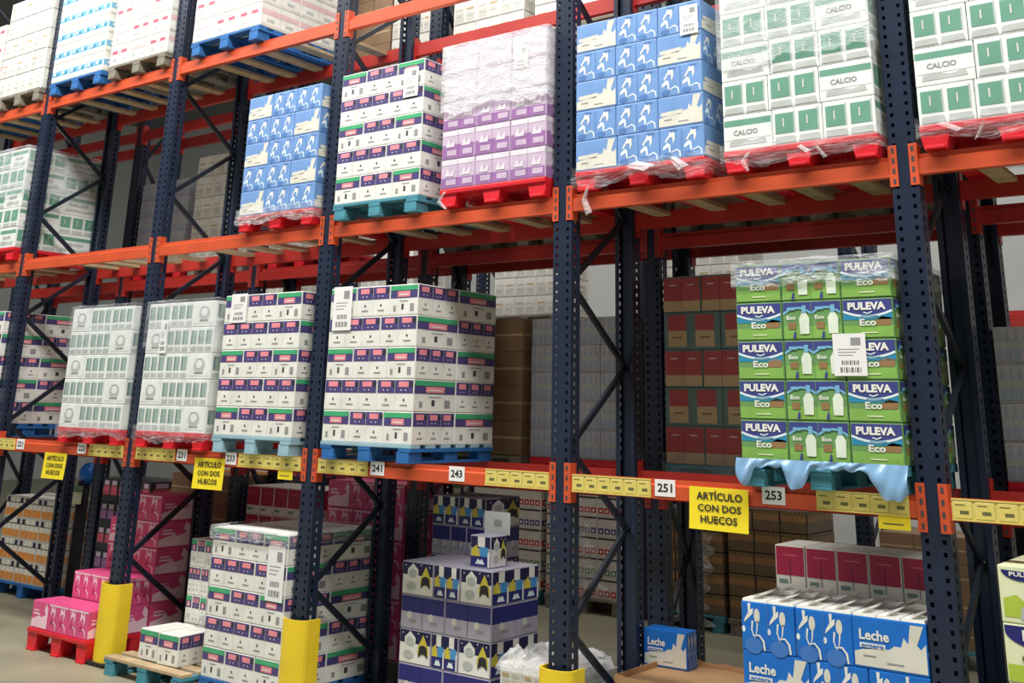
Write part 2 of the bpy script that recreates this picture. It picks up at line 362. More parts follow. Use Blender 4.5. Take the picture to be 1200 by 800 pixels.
def st_redtan(f, kind, wd, h, n, r):
    b = wd / n
    if r % 2 == 0:
        f.rect('redband', 0, .3 * h, wd, .98 * h); f.rect('tan', 0, 0, wd, .3 * h)
        for k in range(n): f.rect('palepink', (k + .3) * b, .75 * h, (k + .7) * b, .79 * h, 2)
        seams(f, wd, h, n, 'maroon')
    else:
        f.rect('tealgrey', 0, 0, wd, h)
        for k in range(n): f.rect('redband', (k + .14) * b, .5 * h, (k + .82) * b, .96 * h, 2); f.rect('tan', (k + .14) * b, .04 * h, (k + .82) * b, .5 * h, 2); f.rect('brown', (k + .3) * b, .28 * h, (k + .66) * b, .33 * h, 3)
def st_bottles(f, kind, wd, h, n, r):
    n = n * 2; b = wd / n
    for k in range(n):
        x = k * b
        f.poly('bluegrey', [(x + .12 * b, .06 * h), (x + .88 * b, .06 * h), (x + .88 * b, .6 * h), (x + .62 * b, .82 * h), (x + .62 * b, .96 * h), (x + .38 * b, .96 * h), (x + .38 * b, .82 * h), (x + .12 * b, .6 * h)]); f.rect('calgrey', x + .12 * b, .4 * h, x + .88 * b, .62 * h, 2)
    f.rect('grey', 0, 0, wd, .03 * h, 3)
def st_kraft(f, kind, wd, h, n, r):
    f.rect('tan', 0, .47 * h, wd, .54 * h); f.rect('brown', .1 * wd, .1 * h, .3 * wd, .3 * h)
def st_orange(f, kind, wd, h, n, r):
    n *= 2; b = wd / n
    for k in range(n): f.poly('orange_juice', [((k + .06) * b, .04 * h), ((k + .94) * b, .04 * h), ((k + .94) * b, .42 * h), ((k + .06) * b, .42 * h)]); f.rect('capwhite', (k + .1) * b, .42 * h, (k + .9) * b, .7 * h); f.rect('navydeep' if k % 3 == 0 else 'capwhite', (k + .2) * b, .74 * h, (k + .8) * b, .98 * h)
    f.rect('charcoal', 0, .7 * h, wd, .74 * h, 2)
def st_maroon(f, kind, wd, h, n, r):
    b = wd / n
    f.rect('maroon', 0, .3 * h, wd, h)
    for k in range(n): f.rect('rosestripe', (k + .25) * b, .78 * h, (k + .75) * b, .81 * h, 2); f.rect('charcoal', (k + .49) * b, .1 * h, (k + .51) * b, .7 * h, 2); f.rect('tealgrey', (k + .08) * b, .1 * h, (k + .4) * b, .2 * h)
    seams(f, wd, h, n, 'maroon')
def st_omega(f, kind, wd, h, n, r):
    if kind == 'L':
        f.rect('lime', 0, 0, wd, .3 * h); f.ell('limepale', .6 * wd, .16 * h, .4 * wd, .14 * h, 2); f.ell('ovalnavy', .5 * wd, .9 * h, .5 * wd, .34 * h, 2, 24, math.pi, 2 * math.pi); f.rect('ovalnavy', 0, .9 * h, wd, h, 2)
        f.text('white', 'PULEVA', .17 * wd, .74 * h, .83 * wd, .94 * h, 4, .05); f.text('olive', 'OMEGA', .14 * wd, .34 * h, .8 * wd, .5 * h, 4)
    else:
        b = wd / n
        for k in range(n):
            x = k * b
            f.ell('ovalnavy', x + .5 * b, .95 * h, .46 * b, .2 * h, 2, 16, math.pi, 2 * math.pi); f.text('white', 'PULEVA', x + .2 * b, .84 * h, x + .8 * b, .92 * h, 4, .03)
            f.poly('lime', [(x + .04 * b, .08 * h), (x + .96 * b, .08 * h), (x + .96 * b, .46 * h), (x + .5 * b, .34 * h), (x + .3 * b, .5 * h), (x + .04 * b, .42 * h)]); f.poly('calgrey', [(x + .34 * b, .06 * h), (x + .7 * b, .06 * h), (x + .66 * b, .28 * h), (x + .38 * b, .28 * h)], 2); f.rect('lime', x + .5 * b, .5 * h, x + .8 * b, .53 * h)
        seams(f, wd, h, n, 'calgrey')
def st_redwhite(f, kind, wd, h, n, r):
    n *= 2; b = wd / n; c = ('redpack', 'packgreen', 'redpack', 'navyband')[r % 4]
    f.rect('charcoal', 0, .9 * h, wd, h)
    for k in range(n): f.rect(c, (k + .1) * b, .12 * h, (k + .9) * b, .42 * h); f.rect('offwhite', (k + .08) * b, .42 * h, (k + .92) * b, .86 * h, 2); f.ell('white', (k + .5) * b, .26 * h, .2 * b, .08 * h, 2, 8)
def st_jars(f, kind, wd, h, n, r):
    n *= 3; b = wd / n
    f.rect('brown', 0, 0, wd, h)
    for k in range(n): f.rect('jardark', (k + .1) * b, .05 * h, (k + .9) * b, .5 * h, 2); f.rect('jar', (k + .15) * b, .5 * h, (k + .85) * b, .8 * h, 2); f.rect('olive', (k + .2) * b, .84 * h, (k + .8) * b, .98 * h, 2)
def st_violetpack(f, kind, wd, h, n, r):
    b = wd / n
    f.rect('charcoal', 0, 0, wd, h)
    for k in range(n): f.rect('violet' if r % 2 else 'rosestripe', (k + .1) * b, .3 * h, (k + .9) * b, .7 * h, 2); f.rect('lilac', (k + .2) * b, .74 * h, (k + .8) * b, .95 * h, 2)
STY = dict(wp=(st_wp, 'white'), blue=(st_blue, 'blue'), bluebright=(st_bluebright, 'brightblue'), calcio=(st_calcio, 'calwhite'), palegreen=(st_palegreen, 'calwhite'), lilac=(st_lilac, 'lilac'),
           rosewhite=(st_rosewhite, 'white'), bluewhite=(st_bluewhite, 'white'), plainwhite=(st_plainwhite, 'white'), eco=(st_eco, 'eco_dark'), navy=(st_navy, 'greylilac'), pink=(st_pink, 'pink'),
           redtan=(st_redtan, 'tealgrey'), bottles=(st_bottles, 'bottlegrey'), kraft=(st_kraft, 'kraft'), orange=(st_orange, 'offwhite'), maroon=(st_maroon, 'offwhite'), omega=(st_omega, 'limepale'),
           redwhite=(st_redwhite, 'offwhite'), jars=(st_jars, 'charcoal'), violetpack=(st_violetpack, 'charcoal'))
ROWPAR = {'lilac': 6, 'navy': 2, 'redtan': 2, 'redwhite': 4, 'violetpack': 2, 'plainwhite': 3}
CM = {}
def carton_mesh(style, wd, d, h, kind, n, r):
    """one carton (shrink pack) with its print on the four sides; origin at the bottom centre"""
    fn, base = STY[style]; rr = min(r, 5) if style == 'lilac' else r % ROWPAR.get(style, 1)
    key = (style, round(wd, 3), round(d, 3), round(h, 3), kind, n, rr)
    if key in CM: return CM[key]
    mb = MB(); g = .0015
    mb.box(-wd / 2 + g, wd / 2 - g, -d / 2 + g, d / 2 - g, .0005, h - .0005, base, .006)
    ok, on = ('E', 3) if kind == 'L' else ('L', 2)
    a = .007
    for kd, nn, ww, org, U, N in ((kind, n, wd, (-wd / 2 + a, -d / 2 + g, a), (1, 0, 0), (0, -1, 0)), (ok, on, d, (wd / 2 - g, -d / 2 + a, a), (0, 1, 0), (1, 0, 0)),
                                  (kind, n, wd, (wd / 2 - a, d / 2 - g, a), (-1, 0, 0), (0, 1, 0)), (ok, on, d, (-wd / 2 + g, d / 2 - a, a), (0, -1, 0), (-1, 0, 0))):
        f = Face(); fn(f, kd, ww - 2 * a, h - 2 * a, nn, rr); f.put(mb, org, U, (0, 0, 1), N)
    CM[key] = mb.mesh('carton'); return CM[key]

# ------------------------------------------------------------------ pallets
PM = {}
def pallet(wd, d, h, color, loc, label, group=None, deckcol=None):
    key = (round(wd, 3), round(d, 3), round(h, 3), color, deckcol)
    red = color == 'pallet_red'; t = .03 if red else .02; dc = deckcol or color
    if key not in PM:
        dk = MB()
        if red:
            dk.box(-wd / 2, wd / 2, -d / 2, d / 2, h - t, h, color, .006)
            for k in range(4): dk.box(-wd / 2 + .02, wd / 2 - .02, -d / 2 + .05 + k * (d - .15) / 3, -d / 2 + .1 + k * (d - .15) / 3, h - t - .02, h - t, color)
        else:
            nb = max(5, round(d / .125))
            for k in range(nb):
                y0 = -d / 2 + k * (d - .088) / (nb - 1); dk.box(-wd / 2, wd / 2, y0, y0 + .088, h - t, h, dc, .003)
            for x in (-wd / 2, -.05, wd / 2 - .1): dk.box(x, x + .1, -d / 2, d / 2, h - 2 * t, h - t, color)
        bl = MB(); bw = .13 if red else .1; z1 = h - t if red else h - 2 * t; z0 = .0 if red else .015
        if red:
            P = [(-.05, -.05, 0), (.05, -.05, 0), (.05, .05, 0), (-.05, .05, 0), (-.068, -.05, z1), (.068, -.05, z1), (.068, .06, z1), (-.068, .06, z1)]
            bl.tris(P, [(0, 3, 2, 1), (4, 5, 6, 7), (0, 1, 5, 4), (1, 2, 6, 5), (2, 3, 7, 6), (3, 0, 4, 7)], color)
        else: bl.box(-bw / 2, bw / 2, -.06, .06, z0, z1, color, .004)
        sk = MB(); sk.box(-.05 if not red else -.045, .05 if not red else .045, -d / 2, d / 2, 0, .015, color, .003)
        PM[key] = (dk.mesh('deck'), bl.mesh('block'), sk.mesh('runner'))
    dk, bl, sk = PM[key]
    o = thing('pallet', loc); tag(o, label, 'pallet', group)
    mobj('deck', dk, o)
    xs = (-wd / 2 + .065, 0, wd / 2 - .065); ys = (-d / 2 + .062, 0, d / 2 - .062)
    for x in xs:
        for y in ys: mobj('block', bl, o, (x, y, 0))
        mobj('runner', sk, o, (x, 0, 0))
    return o

# ------------------------------------------------------------------ loads
ROWW = {1: ['single'], 2: ['top', 'bottom'], 3: ['top', 'middle', 'bottom'], 4: ['top', 'second', 'third', 'bottom'], 5: ['top', 'second', 'middle', 'fourth', 'bottom'], 6: ['top', 'second', 'third', 'fourth', 'fifth', 'bottom'],
        7: ['top', 'second', 'third', 'fourth', 'fifth', 'sixth', 'bottom']}
PAT = {  # front rows: (kind, share, bricks); odd and even rows
    'wp': ([('L', .31, 2), ('E', .38, 2), ('L', .31, 2)], [('E', .6, 3), ('E', .4, 2)]),
    'eco': ([('L', .31, 2), ('E', .38, 2), ('L', .31, 2)], [('L', .31, 2), ('E', .38, 2), ('L', .31, 2)]),
    'blue': ([('L', .34, 2), ('E', .33, 2), ('E', .33, 2)], [('E', .33, 2), ('E', .33, 2), ('L', .34, 2)]),
    'bluebright': ([('E', .31, 2), ('E', .31, 2), ('L', .38, 2)], [('L', .38, 2), ('E', .31, 2), ('E', .31, 2)]),
    'calcio': ([('E', .32, 2), ('E', .34, 2), ('L', .34, 2)], [('L', .34, 2), ('E', .33, 2), ('E', .33, 2)]),
    'palegreen': ([('L', .32, 2), ('E', .34, 3), ('E', .34, 3)], [('E', .34, 3), ('E', .34, 3), ('L', .32, 2)]),
    'omega': ([('E', .5, 2), ('E', .5, 2)], [('L', .5, 2), ('L', .5, 2)]),
    'pink': ([('L', .3, 2), ('E', .35, 2), ('E', .35, 2)], [('E', .35, 2), ('E', .35, 2), ('L', .3, 2)]),
    'pinkone': ([('L', 1., 2)], [('E', 1., 2)]), 'pinktwo': ([('E', 1., 2)],) * 2,
    'navy': ([('L', .36, 2), ('E', .3, 2), ('L', .34, 2)], [('E', .5, 2), ('E', .5, 2)]),
    'maroon': ([('E', .2, 1)] * 5,) * 2,
    'redtan': ([('E', .34, 2), ('E', .33, 2), ('E', .33, 2)], [('E', .5, 2), ('E', .5, 2)]),
    'bottles': ([('E', .34, 3), ('E', .33, 3), ('E', .33, 3)],) * 2,
}
CASES = []
NAME = dict(wp='purple_band_milk_case', blue='blue_milk_case', bluebright='blue_milk_case', calcio='green_label_milk_case', palegreen='green_label_milk_case', lilac='lilac_milk_case', rosewhite='drink_case', bluewhite='drink_case', plainwhite='drink_case', eco='eco_milk_case', navy='navy_milk_case',
            pink='pink_milk_case', redtan='food_case', bottles='bottle_pack', kraft='cardboard_box', orange='juice_pack', maroon='drink_case', omega='lime_milk_case', redwhite='food_case', jars='jar_pack', violetpack='food_case')
def load(style, X0, X1, Yf, depth, Zb, layers, lh, desc, group, flip=0, jit=.001, rows=2, lean=0.):
    pats = PAT.get(style, ([('E', .34, 2), ('L', .33, 2), ('E', .33, 2)], [('L', .33, 2), ('E', .34, 2), ('E', .33, 2)]))
    style = {'pinkone': 'pink', 'pinktwo': 'pink'}.get(style, style)
    wd = X1 - X0; out = []
    for L in range(layers):
        rfrom = layers - 1 - L; z = Zb + L * lh; pt = pats[(rfrom + flip) % 2]
        dz = depth / rows
        for row in range(rows):
            ps = pt if row % 2 == 0 else pats[(rfrom + flip + 1) % 2]
            x = X0; m = len(ps)
            for c, (kd, sh, n) in enumerate(ps):
                cw = wd * sh; edge = c in (0, m - 1)
                if row > 0 and not edge and L < layers - 1: x += cw; continue
                me = carton_mesh(style, cw, dz, lh, kd, n, rfrom)
                o = mobj(NAME[style], me, None, (x + cw / 2 + rnd.uniform(-jit, jit) + lean * L, Yf + dz * (row + .5) + rnd.uniform(0, jit), z), rnd.uniform(-.002, .002))
                cwn = 'left' if c == 0 else 'right' if c == m - 1 else 'middle' if m == 3 else ['', 'second', 'third', 'fourth'][c]
                rw = 'front ' if row == 0 else 'rear '
                tag(o, '%s, %s row, %s%s' % (desc, ROWW[layers][rfrom], rw, cwn), 'box' if style == 'kraft' else 'case', group)
                out.append((o, x, x + cw, z, z + lh, row)); x += cw
    CASES.extend(out); return out
def film(X0, X1, Y0, Y1, Z0, Z1, m, label, top=True, amp=.006, seed=1, skirt=.06, tails=()):
    """stretch film: a crumpled skin all round the load, turned in over its top edge and hanging ragged over the pallet"""
    rg = random.Random(seed); g = .014; P = []; F = []
    x0, x1, y0, y1 = X0 - g, X1 + g, Y0 - g, Y1 + g
    ring = []; ns = 26
    for a, b in (((x0, y0), (x1, y0)), ((x1, y0), (x1, y1)), ((x1, y1), (x0, y1)), ((x0, y1), (x0, y0))):
        for k in range(ns): t = k / ns; ring.append((a[0] + (b[0] - a[0]) * t, a[1] + (b[1] - a[1]) * t, (b[1] - a[1], a[0] - b[0])))
    nz = 30; N = len(ring)
    ph = [rg.uniform(0, 6.28) for _ in range(8)]
    for j in range(nz + 1):
        for i, (x, y, nn) in enumerate(ring):
            q = math.hypot(*nn); nx, ny = nn[0] / q, nn[1] / q
            zb = Z0 - skirt * (.55 + .45 * math.sin(i * .37 + ph[0]) * math.sin(i * .11 + ph[1])) - .02 * rg.random()
            z = zb + (Z1 + .006 - zb) * j / nz
            d = amp * (math.sin(z * 31 + x * 9 + y * 9 + ph[2]) * .5 + math.sin(z * 67 + (x + y) * 23 + ph[3]) * .35 + rg.uniform(-.5, .5))
            P.append((x + nx * abs(d), y + ny * abs(d), z))
    for j in range(nz):
        for i in range(N): F.append((j * N + i, j * N + (i + 1) % N, (j + 1) * N + (i + 1) % N, (j + 1) * N + i))
    if top:
        b = len(P); cx, cy_ = (x0 + x1) / 2, (y0 + y1) / 2
        for i, (x, y, nn) in enumerate(ring):
            t = .12 + .05 * math.sin(i * .5 + ph[4]); P.append((x + (cx - x) * t, y + (cy_ - y) * t, Z1 + .008 + .012 * rg.random()))
        for i in range(N): F.append((nz * N + i, nz * N + (i + 1) % N, b + (i + 1) % N, b + i))
    mb = MB(); mb.tris(P, F, m); o = mb.build('stretch_film'); tag(o, label, 'plastic film')
    for p in o.data.polygons: p.use_smooth = True
    for pts, r in tails:
        t = MB(); n = len(pts)
        A = [Vector(p) for p in pts]; wv = Vector((.5, .25, .3)).normalized()
        Q = []
        for i, p in enumerate(A): Q += [p - wv * r * (1 + .5 * math.sin(i * 2.1)), p + Vector((0, -r * .6, 0)), p + wv * r * (1 + .4 * math.cos(i * 1.7))]
        t.tris(Q, [f for i in range(n - 1) for f in ((3 * i, 3 * i + 1, 3 * i + 4, 3 * i + 3), (3 * i + 1, 3 * i + 2, 3 * i + 5, 3 * i + 4))], 'film_heavy')
        t.build('film_tail', o)
    return o
def single(style, x, Y, z, wd, d, h, kind, n, label, r=0, rz=0.):
    o = mobj(NAME[style], carton_mesh(style, wd, d, h, kind, n, r), None, (x, Y, z), rz); tag(o, label, 'case'); CASES.append((o, x - wd / 2, x + wd / 2, z, z + h, 0)); return o
def sheet(x, z, Y, wd, h, off=.006):
    """paper dispatch label stuck on the case it lies on"""
    best = min((c for c in CASES if c[5] == 0 and c[1] - .02 <= x <= c[2] + .02 and c[3] - .02 <= z <= c[4] + .02 and abs((c[0].location.y) - Y) < .35), key=lambda c: abs(c[0].location.y - Y), default=None)
    mb = MB(); mb.box(-wd / 2, wd / 2, -.0012, 0, -h / 2, h / 2, 'paper'); f = Face()
    f.rect('grey', .55 * wd, .72 * h, .85 * wd, .9 * h)
    for k in range(12): f.rect('ink', (.2 + .055 * k) * wd, .08 * h, (.2 + .055 * k + (.015 if k % 3 else .035)) * wd, .2 * h)
    for k in range(9): f.rect('ink', (.25 + .06 * k) * wd, .26 * h, (.25 + .06 * k + (.018 if k % 2 else .03)) * wd, .36 * h)
    for k in range(3): f.rect('grey', .15 * wd, (.48 + .07 * k) * h, (.6 + .1 * k) * wd, (.495 + .07 * k) * h)
    f.put(mb, (-wd / 2, -.0012, -h / 2), (1, 0, 0), (0, 0, 1), (0, -1, 0), .0008)
    o = mb.build('paper_label')
    if best:
        c = best[0]; o.parent = c; o.location = (x - c.location.x, Y - off - c.location.y, z - c.location.z); o.rotation_euler[2] = -c.rotation_euler[2]
        o['label'] = 'white paper dispatch label with barcode'
    return o

# ------------------------------------------------------------------ the hall
def struct(mb, name):
    o = mb.build(name); o['kind'] = 'structure'; return o
b = MB(); b.box(-16, 16, -9, 12, -.12, 0, 'floor_concrete'); struct(b, 'floor')
b = MB(); b.box(-16, 16, 12, 12.15, 0, 9, 'wall_paint'); struct(b, 'wall_back')
b = MB(); b.box(-16.15, -16, -9, 12, 0, 9, 'wall_paint'); struct(b, 'wall_left')
b = MB(); b.box(16, 16.15, -9, 12, 0, 9, 'wall_paint'); struct(b, 'wall_right')
b = MB(); b.box(-16, 16, -9, 12, 9, 9.1, 'ceiling_sheet')
struct(b, 'ceiling')

# ------------------------------------------------------------------ pallet racking
W = 1.95; PWD = .125; PDP = .09; HT = 6.4
def post_mesh(h, wd=PWD, dp=PDP):
    """perforated steel channel: two columns of slots down the face, one down each side"""
    mb = MB(); m = 'steel_navy'; x = wd / 2; hw = .008; hh = .0095; pit = .05
    cols = [(-x, -x + .018), (-x + .018 + 2 * hw, x - .018 - 2 * hw), (x - .018, x)]
    for a, c in cols: mb.poly([(a, 0, 0), (c, 0, 0), (c, 0, h), (a, 0, h)], m)
    for a in (-x + .018, x - .018 - 2 * hw):
        c = a + 2 * hw; z = 0.; k = 0
        while z < h:
            z1 = min(h, z + pit - 2 * hh); mb.poly([(a, 0, z), (c, 0, z), (c, 0, z1), (a, 0, z1)], m); z += pit
    for sx in (-1, 1):
        X = sx * x
        for a, c in ((0, .03), (.03 + 2 * .009, dp)): mb.poly([(X, a, 0), (X, c, 0), (X, c, h), (X, a, h)], m)
        z = 0.
        while z < h:
            z1 = min(h, z + pit - 2 * .012); mb.poly([(X, .03, z), (X, .048, z), (X, .048, z1), (X, .03, z1)], m); z += pit
        mb.poly([(X, dp, 0), (X - sx * .03, dp, 0), (X - sx * .03, dp, h), (X, dp, h)], m)
    # stiffening rib inside the channel
    mb.poly([(-.02, 0.012, 0), (.02, .012, 0), (.02, .012, h), (-.02, .012, h)], m)
    mb.box(-x + .032, x - .032, .06, .064, 0, h, m)
    return mb.mesh('post')
POST = post_mesh(HT)
fp = MB(); fp.box(-.085, .085, -.02, .12, 0, .008, 'steel_navy', .002)
for q in (-.065, .065): fp.tube([(q, .09, .008), (q, .09, .022)], .012, 'darkgrey', 6)
FOOT = fp.mesh('footplate')
def frame(X, Y0, depth, label, zoff=.7, cat='rack frame'):
    o = thing('rack_frame', (X, Y0, 0)); tag(o, label, cat, None)
    mobj('post', POST, o, (0, 0, 0)); mobj('post', POST, o, (0, depth, 0), math.pi)
    mobj('footplate', FOOT, o, (0, 0, 0)); mobj('footplate', FOOT, o, (0, depth - PDP, 0))
    z = zoff - .9; k = 0; yf, yr = PDP - .01, depth - PDP + .01
    while z < HT - .5:
        for a, c in (((0, yf, z), (0, yr, z + .45)), ((0, yr, z + .45), (0, yf, z + .9))):
            if a[2] > .05 and c[2] < HT - .1:
                m = MB(); m.bar(a, c, .034, .022, 'steel_brace', (1, 0, 0)); m.tube([(-.022, a[1], a[2]), (.022, a[1], a[2])], .012, 'darkgrey', 6); m.tube([(-.022, c[1], c[2]), (.022, c[1], c[2])], .012, 'darkgrey', 6)
                m.build('brace', o)
        z += .9
    return o
BM = {}
def beam(X0, X1, Y, Zc, label, hgt=.1, cat='rack beam', back=False, group=None):
    """orange stepped box beam with a hooked end plate at each post"""
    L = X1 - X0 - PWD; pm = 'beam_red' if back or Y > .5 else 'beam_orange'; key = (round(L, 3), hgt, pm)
    if key not in BM:
        m = MB(); h = hgt / 2
        P = [(0, -h), (.045, -h), (.045, h), (.018, h), (.018, h - .022), (0, h - .03)]
        V = [(-L / 2, y, z) for y, z in P] + [(L / 2, y, z) for y, z in P]; n = len(P)
        m.tris(V, [(i, i + n, (i + 1) % n + n, (i + 1) % n) for i in range(n)] + [tuple(range(n)), tuple(range(2 * n - 1, n - 1, -1))], pm)
        e = MB(); e.box(-.036, 0.002, -.006, -.001, -.1, .1, pm, .0015); e.box(0.0, .005, -.006, .055, -.1, .1, pm, .0015)
        for q in (-.075, -.025, .025, .075): e.box(-.024, -.012, -.0075, -.006, q - .012, q + .012, 'darkgrey')
        BM[key] = (m.mesh('beam_bar'), e.mesh('end_plate'))
    bar, ep = BM[key]
    o = thing('rack_beam', ((X0 + X1) / 2, Y, Zc)); tag(o, label, cat, group)
    mobj('beam_bar', bar, o)
    a = mobj('end_plate', ep, o, (-L / 2 + .001, 0, 0)); c = mobj('end_plate', ep, o, (L / 2 - .001, 0, 0)); c.scale = (-1, 1, 1)
    if back: o.rotation_euler[2] = math.pi
    return o
ORD = ['first', 'second', 'third', 'fourth', 'fifth']
D1, Y2, D2 = .765, 1.02, .48
FL = ['rack frame outside the view on the left', 'front rack frame at the left edge, with price strips starting beside it', 'front rack frame with yellow guard by the pink cartons', 'front rack frame with yellow guard by the tall white and purple stack', 'front rack frame in the middle, between purple and blue loads', 'front rack frame on the right, beside the green eco milk load', 'rack frame outside the view on the right']
NM = ['left of the view', 'left edge', 'pink carton', 'tall stack', 'middle', 'right hand', 'outermost right']
for i, k in enumerate(range(-1, 6)):
    if 0 <= k <= 4 or True:
        frame(k * W, 0, D1, FL[i]); frame(k * W, Y2, D2, 'dark rear rack frame standing directly behind the %s front rack frame' % NM[i], .5)
H0, H1, H2 = 1.425, 2.94, 4.436
BN = ['leftmost bay', 'bay above the pink cartons', 'bay above the tall white and purple stack', 'bay above the navy milk cases', 'bay with the black lettered yellow sign', 'rightmost bay']
LV = ['lowest', 'middle', 'upper']
for i, k in enumerate(range(-1, 5)):
    for li, z in enumerate((H0, H1, H2)):
        beam(k * W, (k + 1) * W, 0, z, 'orange front beam, %s level, %s' % (LV[li], BN[i]), .092 if li == 0 else .1)
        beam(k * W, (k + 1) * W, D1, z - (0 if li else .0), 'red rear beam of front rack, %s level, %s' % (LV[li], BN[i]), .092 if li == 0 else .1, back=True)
        z2 = z - .085
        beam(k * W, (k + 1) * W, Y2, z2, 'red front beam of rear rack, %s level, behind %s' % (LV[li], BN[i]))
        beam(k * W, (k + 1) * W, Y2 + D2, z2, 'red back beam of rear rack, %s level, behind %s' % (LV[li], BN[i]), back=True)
# yellow post guards
def guard(X, label):
    o = thing('post_guard', (X, -.012, 0)); tag(o, label, 'post guard')
    m = MB(); N = 10; R = .105; pts = []
    for k in range(N + 1):
        a = math.pi + math.pi * k / N; pts.append((R * math.cos(a) * 1.0, R * math.sin(a) * .55))
    pts = [(R, .1)][::1] + pts[::-1] + [(-R, .1)]
    inn = [(p[0] * .9, p[1] * .9 + .006) for p in pts]; n = len(pts)
    V = [(p[0], p[1], z) for z in (.025, .53) for p in pts] + [(p[0], p[1], z) for z in (.025, .53) for p in inn]
    F = []
    for k in range(n - 1): F += [(k, k + 1, n + k + 1, n + k), (2 * n + k + 1, 2 * n + k, 3 * n + k, 3 * n + k + 1), (n + k, n + k + 1, 3 * n + k + 1, 3 * n + k), (k + 1, k, 2 * n + k, 2 * n + k + 1)]
    F += [(0, n, 3 * n, 2 * n), (n - 1, 3 * n - 1, 4 * n - 1, 2 * n - 1)]
    m.tris(V, F, 'guard_yellow'); m.build('guard_shell', o)
    m = MB(); m.box(-.11, .11, -.075, .1, 0, .025, 'black_rubber', .004); m.build('base', o)['label'] = 'black rubber base'
guard(W, 'yellow plastic post guard beside the pink cartons'); guard(2 * W, 'yellow plastic post guard beside the tall white and purple stack'); guard(3 * W, 'yellow plastic post guard at bottom of the middle rack post'); guard(4 * W, 'yellow plastic post guard on the right rack post')

# ------------------------------------------------------------------ price strips, numbers, signs on the lowest beams
def strip(x0, x1, label, z=1.428):
    o = thing('price_strip', ((x0 + x1) / 2, -.001, z)); tag(o, label, 'price strip'); L = x1 - x0
    m = MB(); m.box(-L / 2, L / 2, -.004, 0, -.045, .043, 'strip_yellow', .001); m.box(-L / 2, L / 2, -.008, -.004, -.045, -.038, 'strip_yellow'); m.box(-L / 2, L / 2, -.008, -.004, .037, .043, 'strip_yellow'); m.build('holder', o)
    n = max(2, int(round(L / .085))); s = L / n
    for k in range(n):
        c = 'price_paper' if k % 3 else 'sign_yellow'
        m = MB(); a = s * .43; m.box(-a, a, -.0062, -.0045, -.034, .034, 'price_paper'); f = Face()
        f.rect('olive', .1 * s, .05, .55 * s, .054, 2); f.rect('strip_yellow', .0, .0, .86 * s, .062, 1); f.rect('olive', .3 * s, .016, .7 * s, .03, 2)
        f.put(m, (-a, -.0062, -.034), (1, 0, 0), (0, 0, 1), (0, -1, 0), .0006)
        m.build('price_label', o, (-L / 2 + (k + .5) * s, 0, 0))
for x0, x1, lb in ((-.42, .34, 'pale yellow price strip at the left edge of the photo'), (1.42, 1.87, 'pale yellow price strip left of the post with the pink cartons'), (2.03, 2.5, 'pale yellow price strip right of the post with the pink cartons'), (3.2, 3.82, 'pale yellow price strip left of the post with the tall stack'),
                   (3.98, 4.42, 'pale yellow price strip right of the post with the tall stack'), (5.34, 5.78, 'pale yellow price strip just left of the middle post'), (5.93, 6.41, 'pale yellow price strip just right of the middle post'), (7.28, 7.7, 'pale yellow price strip under the eco milk, left of right post'), (7.88, 8.6, 'pale yellow price strip at the right edge of the photo')):
    strip(x0, x1, lb)
def plate(x, t, lb, z=1.432):
    m = MB(); m.box(-.058, .058, -.003, 0, -.04, .04, 'paper', .001); f = Face(); f.text('ink', t, .016, .02, .1, .062, 1, .03); f.put(m, (-.058, -.003, -.04), (1, 0, 0), (0, 0, 1), (0, -1, 0), .0006)
    o = m.build('number_plate', None, (x, -.001, z)); tag(o, 'white number plate reading %s %s' % (t, lb), 'number plate')
for x, t, lb in ((.42, '221', 'near the left edge, left of the furthest sign'), (1.32, '223', 'right of the furthest left sign'), (2.58, '231', 'left of the middle yellow sign'), (3.12, '233', 'right of the middle yellow sign'), (4.5, '241', 'under left corner of the big purple banded load'),
                 (5.13, '243', 'left of the strip at the middle post'), (6.49, '251', 'left of the large yellow sign'), (7.07, '253', 'right of the large yellow sign')): plate(x, t, lb)
def sign(x0, x1, z0, z1, label, lines, tilt=0.):
    wd, h = x1 - x0, z1 - z0; m = MB(); N = 8
    for k in range(N):
        q = lambda t: -.003 - .008 * (t / N) ** 2
        m.poly([(-wd / 2, q(k), -h * k / N), (wd / 2, q(k) - .002, -h * k / N), (wd / 2, q(k + 1) - .002, -h * (k + 1) / N), (-wd / 2, q(k + 1), -h * (k + 1) / N)][::-1], 'sign_yellow')
        m.poly([(-wd / 2, q(k) + .001, -h * k / N), (wd / 2, q(k) - .001, -h * k / N), (wd / 2, q(k + 1) - .001, -h * (k + 1) / N), (-wd / 2, q(k + 1) + .001, -h * (k + 1) / N)], 'sign_yellow')
    for t, u0, u1, v0, v1 in lines:
        f = Face(); f.text('ink', t, u0 * wd, 0, u1 * wd, (v1 - v0) * h, 1, .025)
        yy = -.006 - .008 * (1 - v0) ** 2
        f.put(m, (-wd / 2, yy, -h * (1 - v0)), (1, 0, 0), (0, .0, 1), (0, -1, 0), .001)
    o = m.build('paper_sign', None, ((x0 + x1) / 2, -.006, z1)); o.rotation_euler[1] = tilt; tag(o, label, 'sign')
TX = [('ART\u00cdCULO', .13, .9, .7, .93), ('CON DOS', .15, .88, .43, .6), ('HUECOS', .2, .82, .16, .34)]
sign(6.63, 6.945, 1.255, 1.45, 'large yellow paper sign reading ARTÍCULO CON DOS HUECOS under the red and tan cases', TX, .01)
sign(2.74, 3.07, 1.222, 1.425, 'yellow paper sign hanging above the small blue wooden pallet', TX, -.01)
sign(.82, 1.14, 1.19, 1.385, 'yellow paper sign furthest left, beside the blue ball display', TX, .0)
